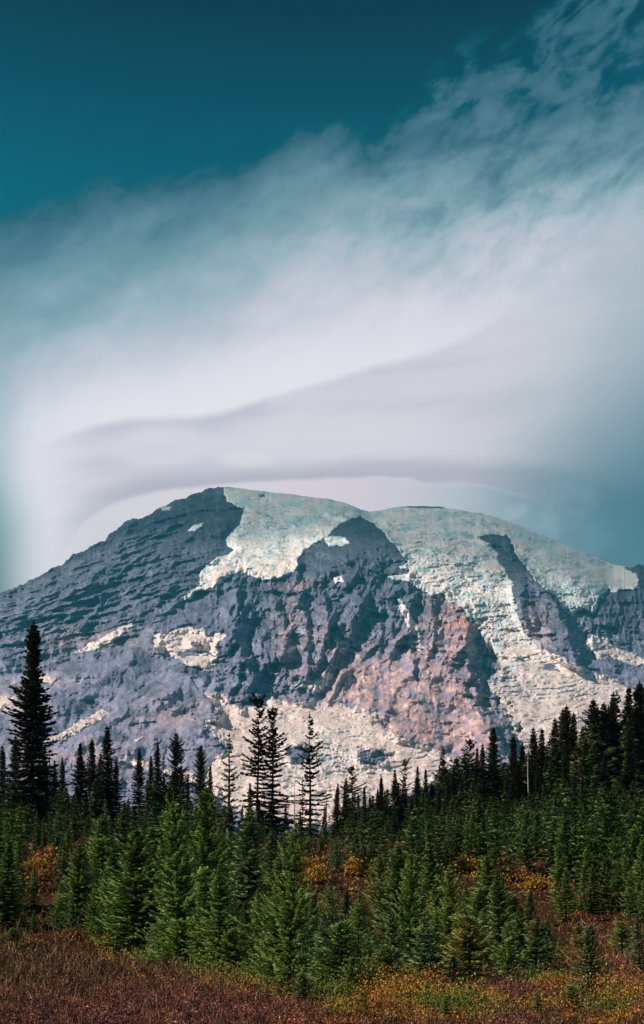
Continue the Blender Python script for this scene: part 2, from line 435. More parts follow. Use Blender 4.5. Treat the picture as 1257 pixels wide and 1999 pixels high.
RIDGES = [  # (x, y, height), gentle width on the left, steep width on the right
    ([(868, 1156, 30), (880, 1170, 70), (905, 1188, 100), (914, 1235, 140), (910, 1290, 140), (925, 1330, 80), (938, 1380, 60), (962, 1425, 60), (990, 1490, 60)], 90, 11),
    ([(935, 1046, 20), (985, 1045, 70), (1002, 1080, 90), (1040, 1130, 120), (1080, 1172, 150), (1100, 1220, 160), (1122, 1275, 110)], 75, 14),
    ([(690, 1013, 60), (752, 1044, 90), (790, 1090, 80), (800, 1120, 40)], 90, 12),
    ([(478, 1128, 30), (448, 1190, 70), (458, 1240, 130), (478, 1290, 130), (505, 1345, 50)], 55, 11),
    ([(598, 1140, 30), (634, 1168, 110), (642, 1220, 150), (628, 1275, 100), (600, 1310, 40)], 60, 11),
    ([(812, 1155, 20), (796, 1215, 50), (806, 1285, 70)], 45, 9),
    ([(520, 1145, 30), (545, 1195, 70), (562, 1245, 90), (560, 1290, 50)], 40, 9),
    ([(690, 1120, 40), (705, 1170, 80), (690, 1230, 70), (670, 1270, 40)], 40, 9),
    ([(585, 1150, 20), (590, 1200, 50), (600, 1250, 50)], 25, 8),
    ([(395, 1352, 20), (412, 1375, 55), (424, 1405, 30)], 60, 10),
    ([(300, 1236, 20), (296, 1260, 40), (330, 1300, 25), (400, 1330, 15)], 30, 10),
    ([(740, 1150, 30), (770, 1200, 55), (765, 1260, 30)], 40, 10),
    ([(1018, 1140, 20), (1012, 1180, 40), (1030, 1230, 30)], 20, 9),
    ([(640, 1290, 30), (600, 1320, 40), (560, 1330, 20)], 30, 9),
    ([(300, 1232, 20), (250, 1290, 50), (150, 1350, 60), (40, 1420, 50), (-60, 1480, 30)], 60, 34),
    ([(395, 1330, 20), (320, 1358, 45), (235, 1392, 50), (160, 1450, 40), (90, 1510, 20)], 45, 26),
    ([(440, 1390, 10), (340, 1425, 40), (250, 1462, 40), (180, 1520, 20)], 40, 22),
    ([(180, 1170, 20), (150, 1215, 50), (90, 1262, 50), (10, 1300, 30)], 50, 24),
    ([(235, 1020, 10), (300, 1100, 30), (340, 1170, 25)], 50, 12),
    ([(975, 1390, 20), (985, 1420, 50), (1010, 1470, 40)], 40, 9),
]

pxs = np.concatenate([np.linspace(-900, -40, 60)[:-1], np.arange(-40, 1298, 1.5), np.linspace(1300, 2200, 60)])
NR = 560
tt = np.linspace(0, 1, NR)
PX0 = np.repeat(pxs[None, :], NR, 0)
sky_y = np.interp(pxs, SKY[:, 0], SKY[:, 1])
rock_edge = 1 - ss(pxs, 425, 440) + ss(pxs, 1205, 1215)
sky_y = sky_y + rock_edge * (fbm(pxs / 22, pxs * 0 + 3, 5, 5, 0.6) * 9.0) + (1 - rock_edge) * fbm(pxs / 24, pxs * 0, 9, 4, 0.6) * 2.2
PY0 = sky_y[None, :] + (1705 - sky_y[None, :]) * (1 - tt[:, None])
X, Y = PX0, PY0


def noise_warp(x, y, a, s, seed):
    return x + a * fbm(x / s, y / s, seed, 4), y + a * fbm(x / s + 50, y / s, seed + 7, 4)


wx, wy = noise_warp(X, Y, 11, 26, 100)
wx += 5 * fbm(X / 7, Y / 5, 117, 3); wy += 4 * fbm(X / 7, Y / 5, 127, 3)
wx2, wy2 = noise_warp(X, Y, 30, 90, 140)
ice_sd = np.full(X.shape, -1e9)
for P in ICE:
    ext = 30
    P_ = np.array(P, float)
    m = (X > P_[:, 0].min() - ext) & (X < P_[:, 0].max() + ext) & (Y > P_[:, 1].min() - ext) & (Y < P_[:, 1].max() + ext)
    small = (P_[:, 0].max() - P_[:, 0].min()) < 130
    k = 0.5 if small else 1.0
    kk_ = k * (0.45 + 0.55 * ss(Y[m], 1090, 1200))
    a_, b_ = X[m] + (wx[m] - X[m]) * kk_, Y[m] + (wy[m] - Y[m]) * kk_
    ice_sd[m] = np.maximum(ice_sd[m], polydist(P, a_, b_))
for P in NOICE:
    P_ = np.array(P, float)
    m = (X > P_[:, 0].min() - 20) & (X < P_[:, 0].max() + 20) & (Y > P_[:, 1].min() - 20) & (Y < P_[:, 1].max() + 20)
    ice_sd[m] = np.minimum(ice_sd[m], -polydist(P, X[m], Y[m]))
ice_sd += 1.5 * fbm(X / 6, Y / 4, 77, 4)
ice_sd -= ss(Y, 1300, 1400) * 5 * np.clip(fbm(X / 12, Y / 6, 79, 4), 0, 1) * (np.abs(ice_sd) < 25)
# lower edge of the main glacier crumbles into rubble
rub = ss(X, 930, 980) * (1 - ss(X, 1010, 1080)) * ss(Y, 1290, 1330)
ice_sd -= rub * (6 + 34 * np.clip(fbm(X / 16, Y / 12, 303, 5) + 0.12, 0, 1))
rub2 = ss(X, 540, 600) * (1 - ss(X, 680, 740)) * ss(Y, 1428, 1450) * (1 - ss(Y, 1530, 1560))
ice_sd -= rub2 * (14 * np.clip(fbm(X / 18, Y / 10, 343, 5) + 0.02, 0, 1))

s_, D1 = 0.5886, 3188.0
E_ = (YH - Y) / F
D = s_ * D1 / (s_ - np.minimum(E_, 0.45))
# the flank turns away to left and right like a cone
D += ((X - 640) / 700.0) ** 2 * 260
top = Y - sky_y[None, :]
D += 900 * np.exp(-top / 22.0) * ss(X, 680, 760) * (1 - ss(X, 1180, 1240))
D += 300 * np.exp(-top / 22.0) * (1 - ss(X, 680, 760) * (1 - ss(X, 1180, 1240)))
D += 220 * ss(wx2, 1110, 1230) * (1 - ss(Y, 1240, 1330))       # right wall stands back

# rugged or smooth ground
smooth_p = [[(-50, 1290), (130, 1285), (220, 1262), (290, 1222), (300, 1270), (400, 1320), (470, 1330), (400, 1350), (380, 1400), (430, 1470), (400, 1600), (-50, 1600)],
            [(600, 1380), (700, 1290), (760, 1270), (870, 1290), (930, 1400), (980, 1500), (860, 1500), (700, 1400)],
            [(350, 1180), (460, 1140), (470, 1180), (430, 1230), (360, 1220)],
            [(1120, 1290), (1150, 1290), (1300, 1310), (1300, 1370)],
            [(620, 1030), (690, 1015), (760, 1050), (700, 1080), (600, 1085)]]
rough = np.ones(X.shape)
for i, P in enumerate(smooth_p):
    sd = polydist(P, wx2, wy2)
    rough = np.minimum(rough, 1 - ss(sd, -10, 18) * (0.80, 0.68, 0.6, 0.8, 0.6)[i])
crag = ss(fbm(X / 45, Y / 30, 611, 4), 0.08, 0.28)
rough = np.clip(rough + 0.40 * crag * (rough < 0.6), 0, 1)

R = np.zeros(X.shape)
rx_, ry_ = noise_warp(X, Y, 12, 26, 31)
for P, wl, wr in RIDGES:
    P_ = np.array(P, float)
    m = (X > P_[:, 0].min() - wl * 2.2) & (X < P_[:, 0].max() + wl * 2.2) & (Y > P_[:, 1].min() - wl * 2) & (Y < P_[:, 1].max() + wl * 2)
    d, sd, par = segdist(P_[:, :2], rx_[m], ry_[m])
    h = np.interp(par, np.arange(len(P_)), P_[:, 2])
    left = sd < 0
    w = np.where(left, wl, wr)
    # beyond the ends both sides fade the same way
    r = np.where(left, h * np.exp(-(d / (wl * 0.7)) ** 1.3), h * np.exp(-(d / (wr * 1.0)) ** 1.5) - 0.35 * h * (1 - np.exp(-(d / wr) ** 2)) * np.exp(-(d / (wr * 4)) ** 2))
    R[m] += r * 1.2
# bulge of the rock dome
R += 90 * np.exp(-((X - 690) / 90) ** 2 - ((Y - 1085) / 55) ** 2)
# layered lava bands on the left shoulder, running gently down to the left
an = math.radians(15)
lx_ = X + 0.35 * (wx2 - X); ly_ = Y + 0.35 * (wy2 - Y)
u_ = lx_ * math.cos(an) - ly_ * math.sin(an)
v_ = lx_ * math.sin(an) + ly_ * math.cos(an)
leftm = (1 - ss(X, 330, 430)) * (1 - ss(Y - (1290 - 0.25 * X), -30, 20))
bands = ridged(u_ / 190, (v_ + 4 * fbm(X / 50, Y / 40, 25, 3)) / 14, 21, 3, 0.5)
R += leftm * (bands - 0.4) * 58
R += leftm * (ridged(u_ / 70 + 0.4 * v_ / 40, v_ / 45, 63, 4) - 0.4) * 95
# cliffs in the middle: buttresses running down-left
cmf = 1 - 0.75 * ss(X, 680, 730) * (1 - ss(X, 890, 930)) * ss(Y, 1265, 1310)
cm = cmf * ss(X, 380, 450) * (1 - ss(X, 930, 1000)) * ss(Y, 1090, 1140) * (1 - ss(Y, 1310, 1400))
an = math.radians(24)
u_ = wx2 * math.cos(an) + wy2 * math.sin(an)
v_ = -wx2 * math.sin(an) + wy2 * math.cos(an)
R += cm * (ridged(u_ / 70, v_ / 150, 141, 4, 0.5) - 0.35) * 165
R += cm * (ridged(u_ / 30, v_ / 80, 41, 5) - 0.35) * 70 * (0.3 + 0.7 * rough)
R += cm * rough * (ridged(u_ / 14, v_ / 40, 45, 4) - 0.4) * 34
# horizontal strata cut across the cliffs
R += rough * (ridged(wx2 / 90, wy / 11, 85, 3) - 0.4) * 24
# general ruggedness everywhere
R += (0.45 + 0.55 * rough) * fbm(X / 120 + Y / 200, Y / 80, 53, 3, 0.5) * 150
R += rough * fbm(X / 55, Y / 42, 51, 5, 0.5) * 75
R += (0.10 + 0.90 * rough) * (ridged(wx / 26, wy / 18, 55, 4, 0.5) - 0.4) * 11 * (0.2 + 1.2 * ss(fbm(X / 60, Y / 50, 59, 3), -0.1, 0.25))
R += (0.08 + 0.92 * rough) * fbm(X / 9, Y / 7, 57, 2, 0.5) * 6
# ledges: beds of lava stepping down, dipping gently to the left
def saw(t):
    f = t - np.floor(t)
    return np.where(f < 0.78, f / 0.78, (1 - f) / 0.22)
dip = 0.20 * (1 - ss(X, 300, 560)) - 0.12 * ss(X, 560, 760)
vb = Y + dip * (X - 400) + 9 * fbm(X / 60, Y / 40, 811, 4) + 3.5 * fbm(X / 16, Y / 12, 815, 3)
am = ss(fbm(X / 55, Y / 30, 821, 3), -0.30, 0.15) * np.clip(rough * 1.15 - 0.15, 0, 1)
am2 = ss(fbm(X / 35, Y / 20, 823, 3), -0.25, 0.15) * np.clip(rough * 1.15 - 0.15, 0, 1)
ledge = saw(vb / 27)
R += am * (ledge - 0.5) * 34
R += am2 * (saw(vb / 11.5 + 0.3) - 0.5) * (13 - 6 * leftm)
# sharp gullies down the fall line
gx = (X - 640) * (1 - (Y - 1100) / 2600.0)
gul = 1 - np.abs(perlin((gx + 14 * fbm(X / 40, Y / 60, 831, 4)) / 24, Y / 170, 833)) * 2.2
gul = np.clip(gul, -1, 1)
R += (0.15 + 0.85 * rough) * (1 - leftm) * gul * 17 * ss(Y, 1060, 1150)
gul2 = 1 - np.abs(perlin((gx + 7 * fbm(X / 20, Y / 30, 841, 4)) / 9.5, Y / 60, 843)) * 2.2
R += rough * (1 - 0.6 * leftm) * np.clip(gul2, -1, 1) * 7
# lower scree: soft ribs running down-left
u_ = X * 0.8 + Y * 0.75
R += (1 - rough) * (ridged(u_ / 30 + fbm(X / 50, Y / 50, 3, 3), (Y - X * 0.4) / 120, 91, 3) - 0.4) * 16
# right wall: vertical cracks
rw = ss(X, 1110, 1140) * ss(Y, 1120, 1170) * (1 - ss(Y, 1260, 1300))
R += rw * (ridged(wx2 / 16, wy2 / 60, 71, 4) - 0.4) * 50
R = R * (1 - (0.72 + 0.20 * ss(Y, 1290, 1340)) * ss(ice_sd, -1, 16))        # the ice lies in smoothed beds
fade_in = ss(tt[:, None], 1.0, 0.985)
Dr = D - R * (0.25 + 0.75 * fade_in)

# depth limits so the surface never folds toward the eye
icem = ss(ice_sd, -1.0, 1.5)


def to_world(px, py, d):
    return np.stack([(px - CX) / F * d, d, (YH - py) / F * d], -1)


# ---- rock colours (the stone's own, plus cloud shade painted on the top)
def C3(r, g, b):
    return np.array([r, g, b], float)
def mixc(a, b, f):
    return a + (b - a) * f[..., None]
n1 = fbm(X / 70, Y / 50, 201, 5); n2 = fbm(wx / 16, wy / 10, 205, 5); n3 = fbm(X / 5, Y / 3.5, 207, 3)
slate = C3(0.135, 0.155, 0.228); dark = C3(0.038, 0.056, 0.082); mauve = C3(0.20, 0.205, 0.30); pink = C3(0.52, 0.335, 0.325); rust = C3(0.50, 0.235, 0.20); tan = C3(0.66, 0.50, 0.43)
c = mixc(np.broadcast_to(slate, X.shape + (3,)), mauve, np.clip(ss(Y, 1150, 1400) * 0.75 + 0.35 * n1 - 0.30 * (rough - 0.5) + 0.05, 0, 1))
c = mixc(c, dark, np.clip((1 - ss(Y - 0.10 * X, 940, 1150)) * 0.75, 0, 1))  # cloud shade painted in: rock darkens toward the skyline
def blob(x0, y0, rx, ry, p=1.0):
    return np.exp(-(((wx2 - x0) / rx) ** 2 + ((wy2 - y0) / ry) ** 2) ** p)
pk = np.clip(blob(810, 1365, 135, 85) * 1.15 + blob(880, 1230, 60, 75) * 0.9 + blob(1045, 1225, 32, 32) * 1.0 + blob(700, 1330, 70, 60) * 0.8 + blob(620, 1260, 60, 60) * 0.35
             + blob(560, 1225, 25, 60) * 0.5 + blob(900, 1450, 90, 60) * 0.7 + blob(740, 1440, 60, 20) * 0.3 + blob(170, 1250, 90, 22) * 0.45 + blob(340, 1395, 90, 30) * 0.5 + blob(150, 1480, 150, 35) * 0.45 + blob(590, 1140, 35, 12) * 0.8, 0, 1)
pk = np.clip(pk * (0.85 + 0.8 * n2 + 0.4 * n1), 0, 1)
c = mixc(c, pink, pk * 0.85)
c = mixc(c, rust, np.clip(blob(905, 1215, 30, 20) * 0.8 + blob(850, 1410, 80, 30) * ss(n2, 0.0, 0.3) * 0.7 + pk * ss(n2, 0.05, 0.35) * 0.35, 0, 1))
c = mixc(c, tan, np.clip(pk * ss(fbm(wx / 30, wy / 14, 221, 4), 0.10, 0.35) * 0.6 + blob(20, 1372, 60, 14) * 0.7 + blob(75, 1325, 60, 12) * 0.5, 0, 1))
c = mixc(c, slate * 1.1, np.clip(ss(fbm(wx / 40, wy / 18, 231, 4), 0.10, 0.3) * 0.65, 0, 1))
c = mixc(c, slate * 0.55, np.clip(ss(fbm((wx2 + 1.6 * wy2) / 110, (wy2 - 0.5 * wx2) / 34, 235, 5), 0.06, 0.24) * 0.6 * (1 - 0.6 * pk), 0, 1))
c = mixc(c, mauve * 1.25, np.clip(ss(fbm((wx2 + 1.6 * wy2) / 130, (wy2 - 0.5 * wx2) / 26, 237, 5), 0.10, 0.30) * 0.6 * ss(Y, 1120, 1260), 0, 1))
stk = fbm((X * 0.80 + Y * 0.60) / 70, (Y * 0.85 - X * -0.52) / 7 + 2 * n1, 271, 5)
c = c * (1 + (1 - rough) * 0.55 * stk)[..., None]
c = c * (1 + leftm * (0.40 * (bands - 0.42)) + 0.35 * am * (ledge - 0.5))[..., None]
# cliffs and cracks are of darker rock than the scree
fine = ridged(wx / 12, wy / 8, 241, 4)
c = c * (1 - 0.30 * (ss(fine, 0.45, 0.15) * rough))[..., None]
c = c * (1 + 0.28 * n3 + 0.28 * n2)[..., None]
c = mixc(c, dark * 1.3, np.clip(rough * ss(fbm(wx2 / 30, vb / 12, 251, 5), 0.04, 0.26) * 0.45, 0, 1))
# shards of old snow between the rocks
sn = ss(fbm(wx / 10, wy / 3.5, 261, 4), 0.30, 0.40) * np.clip(blob(235, 1215, 50, 22) + blob(450, 1500, 90, 40) * 0.5 + blob(620, 1350, 60, 14) * 0.6 + blob(620, 1320, 60, 22) * 0.7 + blob(960, 1360, 60, 90) * 1.2 + blob(1060, 1120, 30, 20) * 0.6
                                                         + blob(60, 1330, 70, 20) * 0.8 + blob(610, 1480, 90, 50), 0, 1)
c = mixc(c, C3(0.62, 0.56, 0.54), sn * 0.85)
c = np.clip(c * (1.12 + 0.16 * ss(Y, 1100, 1250))[..., None], 0.006, 0.9)

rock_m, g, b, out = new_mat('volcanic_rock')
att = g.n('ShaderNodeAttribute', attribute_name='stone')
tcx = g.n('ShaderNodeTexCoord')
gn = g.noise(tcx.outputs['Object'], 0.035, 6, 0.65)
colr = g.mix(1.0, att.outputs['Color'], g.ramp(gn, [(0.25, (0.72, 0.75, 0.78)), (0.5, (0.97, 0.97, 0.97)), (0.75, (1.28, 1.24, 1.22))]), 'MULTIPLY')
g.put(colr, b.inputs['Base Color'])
b.inputs['Roughness'].default_value = 0.95
b.inputs['Specular IOR Level'].default_value = 0.1
bu = g.n('ShaderNodeBump'); bu.inputs['Distance'].default_value = 7.0; bu.inputs['Strength'].default_value = 0.6
g.put(g.noise(tcx.outputs['Object'], 0.05, 5, 0.6), bu.inputs['Height'])
g.put(bu.outputs[0], b.inputs['Normal'])

V = to_world(X, Y, Dr)
# back of the mountain, falling away behind the skyline
back = []
cb = []
for k, (dd, dz) in enumerate([(100, -25), (250, -150), (500, -500), (900, -1300), (1500, -2900)]):
    q = V[-1].copy()
    sc_ = (q[:, 1] + dd) / q[:, 1]
    q[:, 0] *= sc_; q[:, 1] += dd
    q[:, 2] = np.maximum(V[-1][:, 2] + dz, -60)
    back.append(q); cb.append(c[-1])
Vf = np.concatenate([V, np.array(back)], 0)
Cf = np.concatenate([c, np.array(cb)], 0)
nr, nc = Vf.shape[:2]
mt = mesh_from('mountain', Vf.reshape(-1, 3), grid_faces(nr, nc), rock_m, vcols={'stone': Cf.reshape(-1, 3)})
mt['kind'] = 'structure'

# ---- the ice, a sheet of its own lying on the rock, thick at its snouts
flow = fbm(X / 90, Y / 60, 401, 3)
crev = ridged(wx / 30, (wy + 12 * flow) / 5.5, 405, 4, 0.55)
chaos = fbm(wx / 5, wy / 3.6, 411, 3, 0.6)
fallm = np.clip(np.exp(-((X - 940) / 120) ** 2 - ((Y - 1190) / 75) ** 2) * 1.3 + 0.7 * np.exp(-((X - 1120) / 60) ** 2 - ((Y - 1160) / 45) ** 2) + 0.45 * np.exp(-((X - 960) / 70) ** 2 - ((Y - 1330) / 60) ** 2)
                + 0.8 * np.exp(-((X - 640) / 85) ** 2 - ((Y - 1480) / 38) ** 2) + 0.7 * np.exp(-((X - 850) / 110) ** 2 - ((Y - 1085) / 35) ** 2) + 0.5 * np.exp(-((X - 1120) / 90) ** 2 - ((Y - 1350) / 18) ** 2) + 0.4 * np.exp(-((X - 600) / 100) ** 2 - ((Y - 1010) / 40) ** 2), 0, 1.2)
topf = ss(top, 3, 60)
isurf = (crev - 0.4) * (3 + 20 * fallm + 9 * (1 - ss(Y, 1090, 1200))) * (0.25 + 0.75 * topf) + chaos * (0.5 + 22 * fallm ** 1.5) * (0.15 + 0.85 * topf)
isurf += fbm(X / 60, Y / 30, 421, 3) * (60 - 30 * ss(Y, 1290, 1350)) * (0.3 + 0.7 * topf)
vi = Y + 0.16 * (X - 700) * np.sign(X - 760) * 0.6 + 10 * fbm(X / 50, Y / 30, 851, 4) + 4 * fbm(X / 12, Y / 9, 853, 3)
cpm = ss(fbm(X / 55, Y / 26, 855, 3), -0.12, 0.15) * topf
isurf += cpm * (saw(vi / 10) - 0.5) * (9 + 12 * np.clip(fallm, 0, 1)) + cpm * (saw(vi / 27 + 0.4) - 0.5) * 20 * (1 - ss(Y, 1290, 1350))
crevline = cpm * ss(saw(vi / 10), 0.22, 0.05)
longc = ridged((X + 0.5 * Y) / 160, (wy - 0.12 * X + 14 * flow) / 5.5, 431, 3)
isurf += (longc - 0.5) * 6 * (0.3 + 0.7 * topf)
Rs = R * 0.30 + 0
# ice fills the hollows of the rock: follows it only loosely away from its edge
inn = ss(ice_sd, 0, 14)
Rice = R + isurf * (0.3 + 0.7 * inn)
hang = np.clip(1 - ss(Y, 1180, 1280), 0, 1)
thick = -7 + (17 + 20 * hang) * ss(ice_sd, -2.0, 1.8) + 12 * inn
# seracs stand up at the snouts
thick += 10 * fbm(X / 6, Y / 20, 441, 3) * ss(ice_sd, 0, 3) * (1 - ss(ice_sd, 6, 18))
Di = D - (Rice * (0.25 + 0.75 * fade_in)) - thick
keep = ice_sd > -2.2
Vi = to_world(X, Y, Di)
Vi[-1] = V[-1] + np.array([0, -3.0, 3.0])
ice_a = C3(0.93, 0.795, 0.745); ice_b = C3(0.42, 0.62, 0.68); dirt = C3(0.52, 0.36, 0.33); blue = C3(0.22, 0.44, 0.52)
ci = np.broadcast_to(ice_a, X.shape + (3,)).copy()
ci = mixc(ci, dirt, np.clip(ss(longc, 0.48, 0.20) * 0.34 * (ss(Y, 1120, 1300) * 0.8 + 0.2), 0, 1))
ci = mixc(ci, dirt * 0.8, np.clip(ss(fbm(wx / 40, wy / 4, 451, 4), 0.18, 0.36) * 0.35 * ss(Y, 1100, 1350), 0, 1))
ci = mixc(ci, ice_b, np.clip(ss(fbm(wx / 26, wy / 16, 455, 4), 0.02, 0.25) * 0.6 * np.clip(fallm + 0.05, 0, 1), 0, 1))
ci = mixc(ci, blue, np.clip(ss(crev, 0.28, 0.08) * 0.75 * np.clip(fallm + 0.1, 0, 1) + ss(chaos, -0.12, -0.42) * 0.6 * fallm, 0, 1))
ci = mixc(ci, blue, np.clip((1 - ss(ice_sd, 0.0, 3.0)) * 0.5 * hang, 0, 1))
fl = np.sin((wy + 16 * flow - 0.10 * X + 7 * fbm(X / 30, Y / 12, 433, 3)) / 1.55)
ci = mixc(ci, dirt * 0.85, np.clip(ss(fl, 0.1, 0.95) * ss(fbm(wx / 45, wy / 12, 435, 3), -0.25, 0.15) * 0.5 * ss(Y, 1130, 1300) * (1 - 0.6 * np.clip(fallm, 0, 1)), 0, 1))
# rubble carried on the margins
deb = ss(fbm(wx / 14, wy / 7, 481, 5) + 0.10 + 0.22 * rub - ss(ice_sd, 0, 12) * 0.36, 0.04, 0.14) * ss(Y, 1250, 1320)
ci = mixc(ci, c * 1.0, np.clip(deb * 0.8, 0, 1))
# teal cloud shade painted into the high ice
ci = mixc(ci, C3(0.50, 0.74, 0.77), np.clip(ss(fbm(wx / 50, wy / 14, 461, 5), -0.05, 0.2) * (1 - ss(Y, 1030, 1100)) * 0.7 + (1 - ss(Y, 1000, 1130)) * 0.35 + ss(X, 990, 1040) * (1 - ss(Y, 1160, 1230)) * 0.4, 0, 1))
ci = mixc(ci, blue, np.clip(crevline * 0.75 * (1 - 0.6 * ss(Y, 1300, 1360)), 0, 1))
bandd = ss(fbm((wx + wy) / 130, (wy - 0.16 * wx + 20 * flow) / 9, 861, 4), -0.02, 0.16) * ss(Y, 1290, 1370) * (1 - np.clip(fallm, 0, 1) * 0.6)
ci = mixc(ci, C3(0.62, 0.44, 0.41), np.clip(bandd * 0.34, 0, 1))
ci = mixc(ci, C3(0.88, 0.92, 0.92), np.clip(ss(fbm(wx / 60, wy / 20, 465, 4), -0.02, 0.16) * (1 - ss(Y, 1080, 1180)) * 0.7, 0, 1))
ci = mixc(ci, blue * 0.9, np.clip(ss(crev, 0.30, 0.08) * (1 - ss(Y, 1120, 1200)) * 0.75 * ss(fbm(X / 50, Y / 30, 467, 3), -0.15, 0.15), 0, 1))
ci = mixc(ci, C3(0.10, 0.13, 0.16), np.clip(ss(fbm(wx / 34, wy / 2.6, 471, 4), 0.36, 0.46) * 0.7 * (1 - ss(Y, 1040, 1100)), 0, 1))
ci = np.clip(ci * (1 + 0.05 * n3)[..., None], 0.02, 0.88)
ice_mat, g, b, out = new_mat('glacier_ice')
att = g.n('ShaderNodeAttribute', attribute_name='ice')
tcx = g.n('ShaderNodeTexCoord')
g.put(g.mix(1.0, att.outputs['Color'], g.ramp(g.noise(tcx.outputs['Object'], 0.03, 5, 0.6), [(0.3, (0.93, 0.96, 0.97)), (0.6, (1.02, 1.02, 1.01))]), 'MULTIPLY'), b.inputs['Base Color'])
b.inputs['Roughness'].default_value = 0.7
b.inputs['Specular IOR Level'].default_value = 0.25
bu = g.n('ShaderNodeBump'); bu.inputs['Distance'].default_value = 5.0; bu.inputs['Strength'].default_value = 0.3
g.put(g.noise(tcx.outputs['Object'], 0.06, 4, 0.6), bu.inputs['Height'])
g.put(bu.outputs[0], b.inputs['Normal'])

# one object per body of ice
nr, nc = X.shape
idx = np.arange(nr * nc).reshape(nr, nc)
fa = grid_faces(nr, nc)
kf = keep.ravel()[fa].all(1)
fa = fa[kf]
fcx = X.ravel()[fa[:, 0]]; fcy = Y.ravel()[fa[:, 0]]
def sheet(name, sel):
    f = fa[sel]
    if len(f) == 0:
        return
    u, inv = np.unique(f, return_inverse=True)
    o = mesh_from(name, Vi.reshape(-1, 3)[u], inv.reshape(f.shape), ice_mat, vcols={'ice': ci.reshape(-1, 3)[u]})
    o['kind'] = 'structure'
    return o
low = (fcx > 380) & (fcx < 905) & (fcy > 1300)
upl = (fcx > 355) & (fcx < 712 - 0) & (fcy < 1180) & ~((fcx > 630) & (fcx < 690) & (fcy > 1036) & (fcy < 1075)) & ~((fcx < 402) & (fcy < 1045))
upl &= ~((fcx > 640) & (fcy > 1110))
sr = (fcx > 1090) & (fcy > 1228) & (fcy < 1310) & (fcy < 1240 + (fcx - 1100) * 0.55)
spn = np.interp(fcy, [980, 1045, 1100, 1200], [985, 990, 1020, 1060])
rgt = (fcx > spn) & (fcy < 1215) & (fcx > 985) & ~((fcx < 1030) & (fcy > 1120))
main = (fcx > 700) & ~low & ~sr & ~rgt & ~((fcx < 830) & (fcy > 1160))
rest = ~(low | upl | sr | rgt | main)
sheet('glacier', upl & ~low); sheet('glacier', main & ~upl); sheet('glacier', rgt & ~main & ~upl); sheet('glacier', low); sheet('glacier', sr & ~main)
sheet('snowfield', rest)


# ------------------------------------------------------------------ unseen lens cloud added toward the sun, outlined to shade the upper slopes
edge_pts = [(-120, 1180, 0), (0, 1150, 0), (120, 1110, 0), (220, 1075, 0), (330, 1058, 0), (420, 1078, 0), (520, 1074, 0), (600, 1060, 0), (680, 1072, 0), (780, 1090, 0), (860, 1112, 0), (940, 1128, 0),
            (1000, 1135, 0), (1060, 1180, 0), (1110, 1260, 0), (1180, 1290, 0), (1300, 1305, 0), (1600, 1330, 0)]
ZC = 7400.0
def proj(px, py):
    d = s_ * D1 / (s_ - min((YH - py) / F, 0.45)) + ((px - 640) / 700.0) ** 2 * 260
    p = np.array([(px - CX) / F * d, d, (YH - py) / F * d])
    return p + SUN * ((ZC - p[2]) / SUN[2])
front = np.array([proj(a, b) for a, b, _ in edge_pts])
NCX = NCY = 170
cx0, cx1 = front[:, 0].min() - 1500, front[:, 0].max() + 2500
CXg, CYg = np.meshgrid(np.linspace(cx0, cx1, NCX), np.linspace(300, 9100, NCY))
Pc = [tuple(p[:2]) for p in front] + [(cx1 + 100, front[-1, 1]), (cx1 + 100, 9900), (cx0 - 100, 9900), (cx0 - 100, front[0, 1])]
wxc = CXg + 500 * fbm(CXg / 900, CYg / 900, 907, 4); wyc = CYg + 350 * fbm(CXg / 900, CYg / 900, 908, 4)
al = ss(polydist(Pc, wxc, wyc), -50, 420) * ss(CXg, cx0, cx0 + 1000) * ss(CXg, cx1, cx1 - 900) * ss(CYg, 9100, 8300)
thk = 260 * al ** 0.5
bump_c = fbm(CXg / 900, CYg / 500, 901, 4) * 60
lo_ = np.stack([CXg, CYg, ZC + bump_c - thk * 0.3], -1)
hi_ = np.stack([CXg, CYg, ZC + bump_c + thk * 0.7 + 2], -1)
Vc = np.concatenate([lo_.reshape(-1, 3), hi_.reshape(-1, 3)])
fc = grid_faces(NCY, NCX)
fc = fc[al.ravel()[fc].max(1) > 0.002]
cloud_m, g, b, out = new_mat('shade_cloud_vapour')
att = g.n('ShaderNodeAttribute', attribute_name='thick')
b.inputs['Base Color'].default_value = (0.85, 0.86, 0.9, 1)
b.inputs['Roughness'].default_value = 1.0
g.put(g.m('MULTIPLY', att.outputs['Fac'], 0.34, clamp=True), b.inputs['Alpha'])
cl = mesh_from('cloud', Vc, np.concatenate([fc, fc[:, ::-1] + NCX * NCY]), cloud_m, attrs={'thick': np.concatenate([al.ravel(), al.ravel()])})
cl['kind'] = 'structure'


# ------------------------------------------------------------------ the air between here and the mountain
hz_m = bpy.data.materials.new('mountain_air')
hz_m.use_nodes = True
hz_m.node_tree.nodes.clear()
g = G(hz_m.node_tree)
out = g.n('ShaderNodeOutputMaterial')
pv = g.n('ShaderNodeVolumePrincipled')
pv.inputs['Color'].default_value = (0.07, 0.70, 1.0, 1)
pv.inputs['Density'].default_value = HAZE
pv.inputs['Anisotropy'].default_value = 0.0
hz_m.node_tree.links.new(pv.outputs[0], out.inputs['Volume'])
hb = [(x, y, z) for z in (-90.0, 3150.0) for y in (-400.0, 10800.0) for x in (-15000.0, 15000.0)]
hf = [(0, 1, 3, 2), (4, 6, 7, 5), (0, 4, 5, 1), (2, 3, 7, 6), (0, 2, 6, 4), (1, 5, 7, 3)]
hz = mesh_from('haze', np.array(hb), np.array(hf)[:, ::-1], hz_m, smooth=False)
hz['kind'] = 'stuff'


